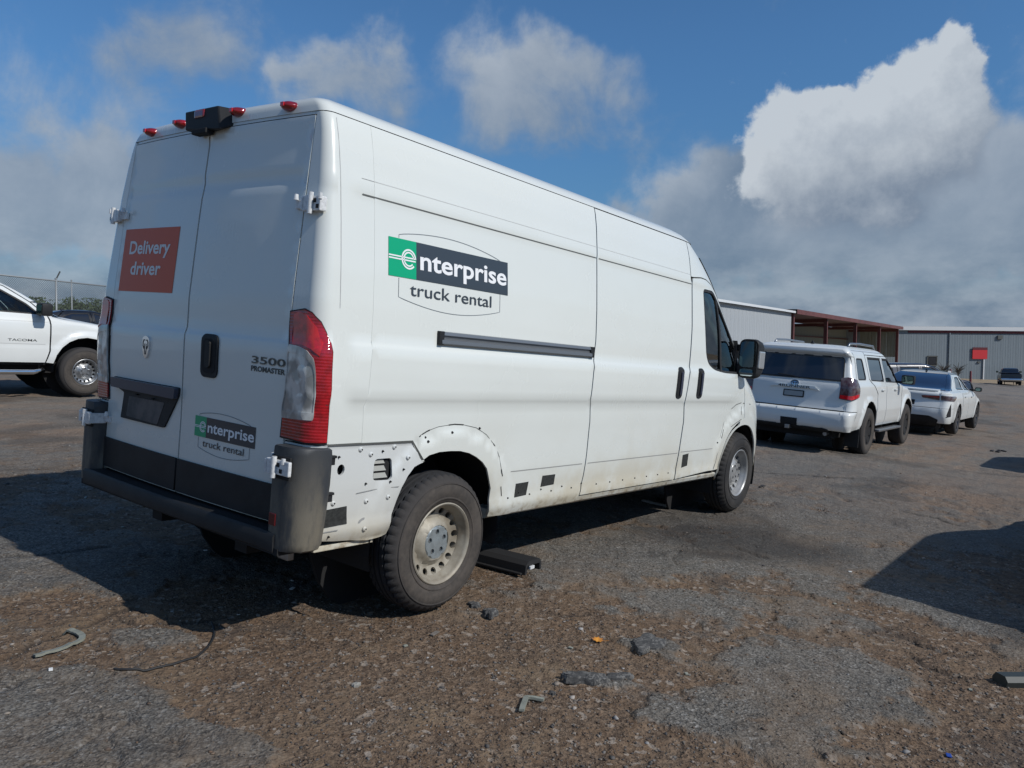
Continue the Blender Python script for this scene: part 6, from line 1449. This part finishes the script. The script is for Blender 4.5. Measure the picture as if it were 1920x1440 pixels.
def ground_mat():
    m = bpy.data.materials.new('broken_asphalt_and_earth'); m.use_nodes = True; N = NT(m.node_tree); b = N.n['Principled BSDF']
    tc = N.node('ShaderNodeTexCoord').outputs['Object']; at = N.node('ShaderNodeVertexColor', layer_name='kind_mask').outputs[0]
    A, e, d = N.node('ShaderNodeSeparateColor', {0: at}).outputs[:3]
    v1 = N.node('ShaderNodeTexVoronoi', {'Vector': tc, 'Scale': 95.0}); v2 = N.node('ShaderNodeTexVoronoi', {'Vector': tc, 'Scale': 38.0}); v3 = N.node('ShaderNodeTexVoronoi', {'Vector': tc, 'Scale': 170.0})
    c1 = N.node('ShaderNodeSeparateColor', {0: v1.outputs[1]}).outputs; c2 = N.node('ShaderNodeSeparateColor', {0: v2.outputs[1]}).outputs; c3 = N.node('ShaderNodeSeparateColor', {0: v3.outputs[1]}).outputs
    n1 = N.noise(tc, 2.2, 6, .6); n2 = N.noise(tc, 9, 5, .65); n3 = N.noise(tc, .35, 5, .6); n4 = N.noise(tc, 60, 3, .6)
    asp = N.mix(N.mapr(N.m('ADD', N.m('MULTIPLY', c1[0], .6), N.m('MULTIPLY', c3[1], .4)), .15, .9), (.068, .063, .056), (.19, .176, .155))
    asp = N.mix(N.m('MULTIPLY', N.mapr(c1[1], .90, .97), .55), asp, (.34, .33, .31))
    asp = N.mix(N.m('MULTIPLY', N.mapr(n2, .45, .72), .45), asp, (.120, .098, .074))
    asp = N.mix(N.m('MULTIPLY', N.mapr(n1, .50, .68), .45), asp, (.070, .067, .062))
    ear = N.mix(N.mapr(N.m('ADD', N.m('MULTIPLY', c2[0], .4), N.m('MULTIPLY', c1[2], .6)), .1, .95), (.062, .042, .029), (.195, .138, .094))
    ear = N.mix(N.m('MULTIPLY', N.mapr(n2, .42, .66), .6), ear, (.135, .085, .050))
    ear = N.mix(N.m('MULTIPLY', N.mapr(c2[1], .90, .96), .7), ear, (.30, .26, .22))
    ear = N.mix(N.m('MULTIPLY', N.mapr(n1, .52, .70), .7), ear, (.185, .135, .088))
    A2 = N.mapr(N.m('ADD', A, N.m('MULTIPLY', N.m('SUBTRACT', n4, .5), .5)), .25, .75)
    col = N.mix(A2, ear, asp)
    dust = N.noise(N.v('ADD', tc, N.v('SCALE', N.node('ShaderNodeTexNoise', {'Vector': tc, 'Scale': 3.0}).outputs[1], scale=.3)), 1.1, 7, .68)
    col = N.mix(N.m('MULTIPLY', N.mapr(dust, .47, .66), .55), col, (.165, .120, .082))
    col = N.mix(N.m('MULTIPLY', N.mapr(dust, .44, .34), .45), col, (.050, .047, .045))
    crk = N.m('ABSOLUTE', N.m('SUBTRACT', N.noise(tc, 1.7, 6, .6, .6), .5)); col = N.mix(N.m('MULTIPLY', N.mapr(crk, .007, .002), N.m('MULTIPLY', A, .55)), col, (.03, .026, .023))
    # farther off: worn grey lot with brown wheel tracks running along it
    lx = N.v('DOT_PRODUCT', tc, (M3[0, 0], M3[1, 0], 0)); ly = N.v('DOT_PRODUCT', tc, (M3[0, 1], M3[1, 1], 0))
    trk = N.noise(N.xyz(N.m('MULTIPLY', lx, .12), N.m('MULTIPLY', ly, .9)), 1.0, 6, .62); trk2 = N.noise(N.xyz(N.m('MULTIPLY', lx, .9), N.m('MULTIPLY', ly, 2.2)), 1.0, 5, .6)
    far = N.mix(N.mapr(N.m('ADD', N.m('MULTIPLY', trk, .65), N.m('MULTIPLY', trk2, .35)), .40, .60), (.215, .155, .112), (.165, .152, .134))
    far = N.mix(N.m('MULTIPLY', N.mapr(n1, .45, .7), .5), far, (.100, .088, .077))
    far = N.mix(N.m('MULTIPLY', N.mapr(n2, .55, .7), .35), far, (.22, .18, .14))
    rr = N.v('LENGTH', tc)
    col = N.mix(N.mapr(rr, 5.5, 14), col, N.mix(N.mapr(A, .2, .8), far, N.mix(.35, far, asp)))
    gy = N.node('ShaderNodeSeparateXYZ', {0: tc}).outputs[1]
    lot = N.mix(N.mapr(n3, .35, .65), (.16, .15, .14), (.20, .175, .15)); col = N.mix(N.mapr(rr, 38, 60), col, lot)
    col = N.mix(N.mapr(N.m('ADD', gy, N.m('MULTIPLY', n3, 6)), 88, 90), col, (.30, .235, .16))
    col = N.mix(N.m('MULTIPLY', d, .72), col, (.030, .028, .027))
    N.l.new(col, b.inputs['Base Color']); b.inputs['Roughness'].default_value = .92; b.inputs['Specular IOR Level'].default_value = .22
    hgt = N.m('ADD', N.m('MULTIPLY', v1.outputs[0], .5), N.m('ADD', N.m('MULTIPLY', v2.outputs[0], N.m('SUBTRACT', 1.0, A)), N.m('MULTIPLY', n4, .6)))
    hg2 = N.m('ADD', N.m('MULTIPLY', n2, 1.0), N.m('MULTIPLY', n1, 2.5))
    b1 = N.node('ShaderNodeBump', {'Height': hgt, 'Strength': .8, 'Distance': .008}); b2 = N.node('ShaderNodeBump', {'Height': hg2, 'Strength': .7, 'Distance': .035, 'Normal': b1.outputs[0]})
    N.l.new(b2.outputs[0], b.inputs['Normal']); return m
gnd = build_ground()
from mathutils.bvhtree import BVHTree
# ---- loose stones
def stones(name, n, rmin, rmax, smin, smax, seed, dens, cols, label_kind='stuff'):
    g = np.random.default_rng(seed); u = g.random(n*4); r = np.sqrt(rmin**2+(rmax**2-rmin**2)*g.random(n*4)**1.6); t = g.uniform(R(-36), R(36), n*4)
    x, y = r*np.sin(t), r*np.cos(t); A, e, d = ground_fields(x, y); keep = u < dens(A, r); x, y, r = x[keep][:n], y[keep][:n], r[keep][:n]; n = len(x)
    ico = bmesh.new(); bmesh.ops.create_icosphere(ico, subdivisions=1, radius=1.0); bv = np.array([v.co[:] for v in ico.verts]); ico.verts.index_update(); bf = np.array([[v.index for v in f.verts] for f in ico.faces]); ico.free()
    s = smin*(smax/smin)**(g.random(n)**2.2); k = len(bv)
    jit = 1+g.uniform(-.42, .35, (n, k, 1)); P = bv[None]*jit*(np.stack([s*g.uniform(.8, 1.4, n), s*g.uniform(.7, 1.1, n), s*g.uniform(.4, .75, n)], 1)[:, None, :])
    a = g.uniform(0, 6.28, n); c, q = np.cos(a)[:, None], np.sin(a)[:, None]; P = np.stack([P[:, :, 0]*c-P[:, :, 1]*q, P[:, :, 0]*q+P[:, :, 1]*c, P[:, :, 2]], 2)
    z = ground_h(x, y); P = P+np.stack([x, y, z+s*.18], 1)[:, None, :]
    F = (bf[None]+(np.arange(n)*k)[:, None, None]).reshape(-1, 3)
    me = bpy.data.meshes.new(name); me.vertices.add(n*k); me.vertices.foreach_set('co', P.reshape(-1)); me.loops.add(len(F)*3); me.loops.foreach_set('vertex_index', F.ravel().astype(np.int32)); me.polygons.add(len(F)); me.polygons.foreach_set('loop_start', np.arange(0, len(F)*3, 3, dtype=np.int32)); me.update(calc_edges=True)
    C = np.array(cols)[g.integers(len(cols), size=n)]*g.uniform(.7, 1.25, (n, 1)); C = np.repeat(np.concatenate([C, np.ones((n, 1))], 1), k, 0)
    at = me.color_attributes.new('stone', 'FLOAT_COLOR', 'POINT'); at.data.foreach_set('color', C.ravel())
    if 'stone' not in MATS:
        m = bpy.data.materials.new('stone'); m.use_nodes = True; N = NT(m.node_tree); N.l.new(N.node('ShaderNodeVertexColor', layer_name='stone').outputs[0], N.n['Principled BSDF'].inputs['Base Color']); N.n['Principled BSDF'].inputs['Roughness'].default_value = .85; MATS['stone'] = m
    me.materials.append(MATS['stone']); o = bpy.data.objects.new(name, me); COL.objects.link(o); return tag(o, 'loose brown and grey gravel scattered over the lot', 'gravel', kind='stuff')
SC = [(.10, .075, .055), (.14, .10, .07), (.085, .06, .045), (.12, .11, .10), (.20, .17, .14), (.07, .065, .062), (.11, .07, .045)]
st1 = stones('gravel', 42000, 2.2, 8.5, .0022, .0085, 5, lambda A, r: .10+.9*(1-A), SC)
st2 = stones('gravel', 900, 2.3, 13, .005, .016, 6, lambda A, r: .12+.88*(1-A), SC+[(.30, .27, .24), (.26, .25, .24)])

# ------------------------------------------------------------------ litter
def gmat(px, py, yaw=0.0, lift=0.0):
    p = on_ground(px, py); z = float(ground_h(np.array([p[0]]), np.array([p[1]]))[0]); t = M3[:, 2]
    return Matrix.Translation((p[0], p[1], z+lift)) @ M3_4 @ Matrix.Rotation(yaw, 4, 'Z')
M3_4 = Matrix([[*M3[i], 0] for i in range(3)] + [[0, 0, 0, 1]])
def path_px(pts, r, name, label, cat, mat, flat=.4, n=6, lift=.006):
    W3 = []
    for px, py in spline(pts, 5):
        p = on_ground(px, py); z = float(ground_h(np.array([p[0]]), np.array([p[1]]))[0]); W3.append((p[0], p[1], z+lift))
    v, f = tube(W3, r, n); o = mk(name, (v, f), mat, smooth=True); return tag(o, label, cat)
def strap(pts, w, th, name, label, cat, mat, lift=.010):
    C3 = []
    for px, py in spline(pts, 5):
        p = on_ground(px, py); z = float(ground_h(np.array([p[0]]), np.array([p[1]]))[0]); C3.append(Vector((p[0], p[1], z+lift)))
    V, F = [], []
    for i, c in enumerate(C3):
        t = (C3[min(i+1, len(C3)-1)]-C3[max(0, i-1)]).normalized(); s_ = Vector((-t.y, t.x, 0)).normalized()*w/2; u = Vector((0, 0, th))
        V += [tuple(c-s_), tuple(c+s_), tuple(c+s_+u), tuple(c-s_+u*1.3)]
    for i in range(len(C3)-1):
        for k in range(4): F.append((i*4+k, i*4+(k+1) % 4, (i+1)*4+(k+1) % 4, (i+1)*4+k))
    F += [(0, 1, 2, 3), tuple(len(V)-4+k for k in range(4))]
    return tag(recalc(mk(name, (V, F), mat)), label, cat)
PALE = material('weathered_plastic', (.25, .26, .22), .6, var=.3, vscale=12)
strap([(64, 1228), (90, 1221), (128, 1208), (150, 1198), (154, 1190), (142, 1182), (122, 1176)], .026, .008, 'trim_strip', 'curved pale strip of trim lying on the ground at the left', 'debris', PALE)
path_px([(213, 1256), (245, 1257), (285, 1250), (330, 1238), (372, 1222), (395, 1200), (402, 1180), (396, 1160)], .0055, 'wire', 'thin dark curved wire lying where the van shadow ends', 'wire', RUBBER)
strap([(978, 1330), (985, 1310), (990, 1305), (1020, 1310)], .022, .008, 'bent_bracket', 'small pale bent bracket lying on the gravel', 'debris', PALE)
strap([(1206, 939), (1230, 945), (1256, 951)], .05, .01, 'metal_strip', 'straight grey metal strip under the van near its front wheel', 'debris', material('strip_metal', (.28, .28, .27), .5))
LEAFY = material('yellow_leaf', (.62, .27, .03), .6, col2=(.45, .16, .02), vscale=30)
lf = [(0, -.055), (.012, -.03), (.045, -.035), (.035, -.012), (.062, .005), (.035, .015), (.032, .04), (.012, .028), (0, .06), (-.014, .028), (-.04, .038), (-.035, .012), (-.06, 0), (-.034, -.012), (-.042, -.034), (-.012, -.03)]
V = [(a*.62, b*.62, .006+.05*abs(a)+.10*max(0, b)) for a, b in lf]+[(0, 0, .004)]; F = [(i, (i+1) % 16, 16) for i in range(16)]
lo = mk('fallen_leaf', (V, F), LEAFY, local=gmat(1121, 1197, .4, .004)); tag(lo, 'curled orange yellow leaf on the brown gravel', 'leaf')
mk('leaf_stem', tube([(0, -.03, .006), (.005, -.055, .010)], .0012, 5), LEAFY, lo)
sm = lambda nm, c: material(nm, c, .85, var=.4, vscale=14, bump=.002, bscale=40)
def chunk(px, py, sx, sy, sz, name, label, cat, mat, yaw=0.0, seed=1):
    g = np.random.default_rng(seed); n = 26; ph = g.uniform(0, 6.28, 5); am = g.uniform(.04, .16, 5)
    rad = [1+sum(am[k]*math.sin((k+2)*2*math.pi*i/n+ph[k]) for k in range(5))+g.uniform(-.06, .06) for i in range(n)]
    V, F = [], []
    for q, z in ((1.0, -.4), (1.0, .25), (.93, .62), (.70, .78), (.35, .85)):
        for i in range(n): a = 2*math.pi*i/n; V.append((sx*q*rad[i]*math.cos(a), sy*q*rad[i]*math.sin(a), sz*(z+g.uniform(-.12, .12)*(z > 0))))
    for j in range(4): F += [(j*n+i, j*n+(i+1) % n, (j+1)*n+(i+1) % n, (j+1)*n+i) for i in range(n)]
    F.append(tuple(4*n+i for i in range(n)))
    return tag(mk(name, (V, F), mat, local=gmat(px, py, yaw, sz*.1), auto=30), label, cat)
def asphalt_piece(name, base, hi):
    m = material(name, base, .9, bump=.004, bscale=60); N = NT(m.node_tree); b = N.n['Principled BSDF']; tc = N.node('ShaderNodeTexCoord').outputs['Object']
    c = N.node('ShaderNodeSeparateColor', {0: N.node('ShaderNodeTexVoronoi', {'Vector': tc, 'Scale': 110.0}).outputs[1]}).outputs
    N.l.new(N.mix(N.m('MULTIPLY', N.mapr(c[0], .2, .95), N.mapr(N.noise(tc, 25, 4, .6), .35, .6)), base, hi), b.inputs['Base Color']); return m
CH = asphalt_piece('asphalt_chunk', (.05, .05, .05), (.16, .155, .145))
chunk(1215, 1206, .115, .075, .022, 'asphalt_slab', 'flat grey asphalt slab right of the yellow leaf', 'rubble', CH, .3, 1)
chunk(1098, 1272, .095, .045, .028, 'asphalt_slab', 'long low asphalt slab left of the larger grey patch', 'rubble', CH, -.9, 2)
chunk(1160, 1268, .07, .03, .018, 'asphalt_slab', 'small asphalt slab touching the long low one', 'rubble', CH, -.6, 3)
chunk(920, 1150, .05, .035, .026, 'asphalt_lump', 'dark asphalt lump right of the rear wheel', 'rubble', CH, .2, 4)
chunk(890, 1130, .05, .03, .018, 'asphalt_lump', 'flat asphalt lump close to the rear tyre', 'rubble', CH, .8, 5)
chunk(668, 1278, .018, .013, .016, 'pale_stone', 'pale round stone on the gravel at lower left centre', 'stone', sm('pale_stone_mat', (.30, .29, .26)), 0, 6)
chunk(1036, 1295, .014, .010, .012, 'grey_stone', 'grey stone beside the bent bracket', 'stone', CH, 0, 7)
def slab(px, py, w, l, h, yaw, name, label, cat, mat, bev=.003):
    return tag(mk(name, box(-w/2, w/2, -l/2, l/2, 0, h, bev), mat, local=gmat(px, py, yaw, .002)), label, cat)
slab(815, 1183, .060, .022, .008, .2, 'stone_chip', 'flat grey chip on the gravel below the rear wheel', 'stone', sm('chip_mat', (.17, .15, .13)))
slab(548, 1102, .040, .022, .004, .5, 'paper_scrap', 'pale scrap in the van shadow left of the rear wheel', 'litter', WHT)
slab(548, 1087, .022, .012, .004, 1.5, 'paper_scrap', 'tiny pale scrap just above the other in the van shadow', 'litter', WHT)
slab(668, 1113, .045, .010, .003, .1, 'paper_scrap', 'thin white sliver in the shadow beside the rear wheel', 'litter', WHT)
slab(1779, 1411, .030, .020, .005, .3, 'plastic_scrap', 'small blue plastic scrap near the lower right edge', 'litter', material('blue_scrap', (.02, .06, .30), .5))
# black plastic channel lying behind the rear wheel
ch = empty('plastic_channel', 'black plastic channel lying under the van beside the rear wheel', 'debris', LOT @ Matrix.Translation((1.88, -.47, 0)) @ Matrix.Rotation(R(6), 4, 'Z'))
mk('channel_body', ([(x_, y_, z_) for y_ in (-.44, .5) for x_, z_ in ((-.09, 0), (-.085, .060), (-.05, .082), (.085, .075), (.11, .05), (.115, 0), (.095, 0), (.09, .045), (-.06, .055), (-.07, 0))], [(i, (i+1) % 10, 10+(i+1) % 10, 10+i) for i in range(10)]+[tuple(range(10)), tuple(10+i for i in range(10))]), RUBBER, ch); recalc(ch.children[0])
mk('channel_lip', box(-.115, -.09, -.42, .5, 0, .012, .003), RUBBER, ch); mk('end_tab', box(-.05, .0, -.455, -.44, .03, .05, .002), HINGE, ch)
# black block at the right edge
bk = empty('rubber_block', 'black rubber block at the right edge of the gravel', 'debris', gmat(1985, 1282, -.75)); 
mk('block_body', prism([(-.012, 0), (.075, 0), (.08, .02), (.06, .050), (.0, .052), (-.02, .03)], -.30, .10, 'x'), material('block_rubber', (.03, .037, .036), .55), bk)
recalc(bk.children[0])
# scattered bits farther off
DB = material('dark_debris', (.03, .028, .027), .8)
for k, (px, py, s, l) in enumerate(((1876, 837, .22, 'dark broken scraps on the far lot near the right edge'), (1890, 852, .06, 'small dark scrap below the broken ones at the right'), (1432, 912, .10, 'dark flake of rubber beside the front wheel'), (1338, 780, 0, ''), (1420, 1062, .05, 'dark clod in the damp patch'), (1648, 855, 0, ''))):
    if not s: continue
    g = np.random.default_rng(50+k); parts = []
    for i in range(6 if s > .15 else 2):
        a, b = g.normal(0, s*.9), g.normal(0, s*.25); q = s*g.uniform(.12, .3); parts.append(box(a-q, a+q*1.3, b-q*.5, b+q*.6, 0, q*.5, q*.12))
    e = empty('debris', l, 'debris', gmat(px, py, R(-50)+.8)); 
    for q in parts: mk('scrap', q, DB, e)
for k, (px, py) in enumerate(((1648, 873), (1400, 905), (1565, 1127), (1287, 1258), (1594, 1072), (1820, 1288), (230, 985), (385, 1030), (160, 930), (1885, 990), (610, 1075), (1070, 1210), (760, 1205), (95, 1255))):
    slab(px, py, .022 if py > 950 else .05, .015, .006, k*1.3, 'litter_chip', ['pale chip', 'white chip', 'grey chip'][k % 3]+' lying on the lot '+['by the white wagon', 'ahead of the van front wheel', 'left of the long dark shadow', 'below the grey asphalt slab', 'at the tip of the long dark shadow', 'left of the black rubber block', 'in the van shadow near the bumper', 'deep in the van shadow', 'at the far left of the van shadow', 'inside the shadow at the right edge', 'under the rear of the van', 'left of the yellow leaf', 'below the rear tyre', 'under the curved strip'][k], 'litter', WHT if k % 3 == 1 else PALE, bev=.001)
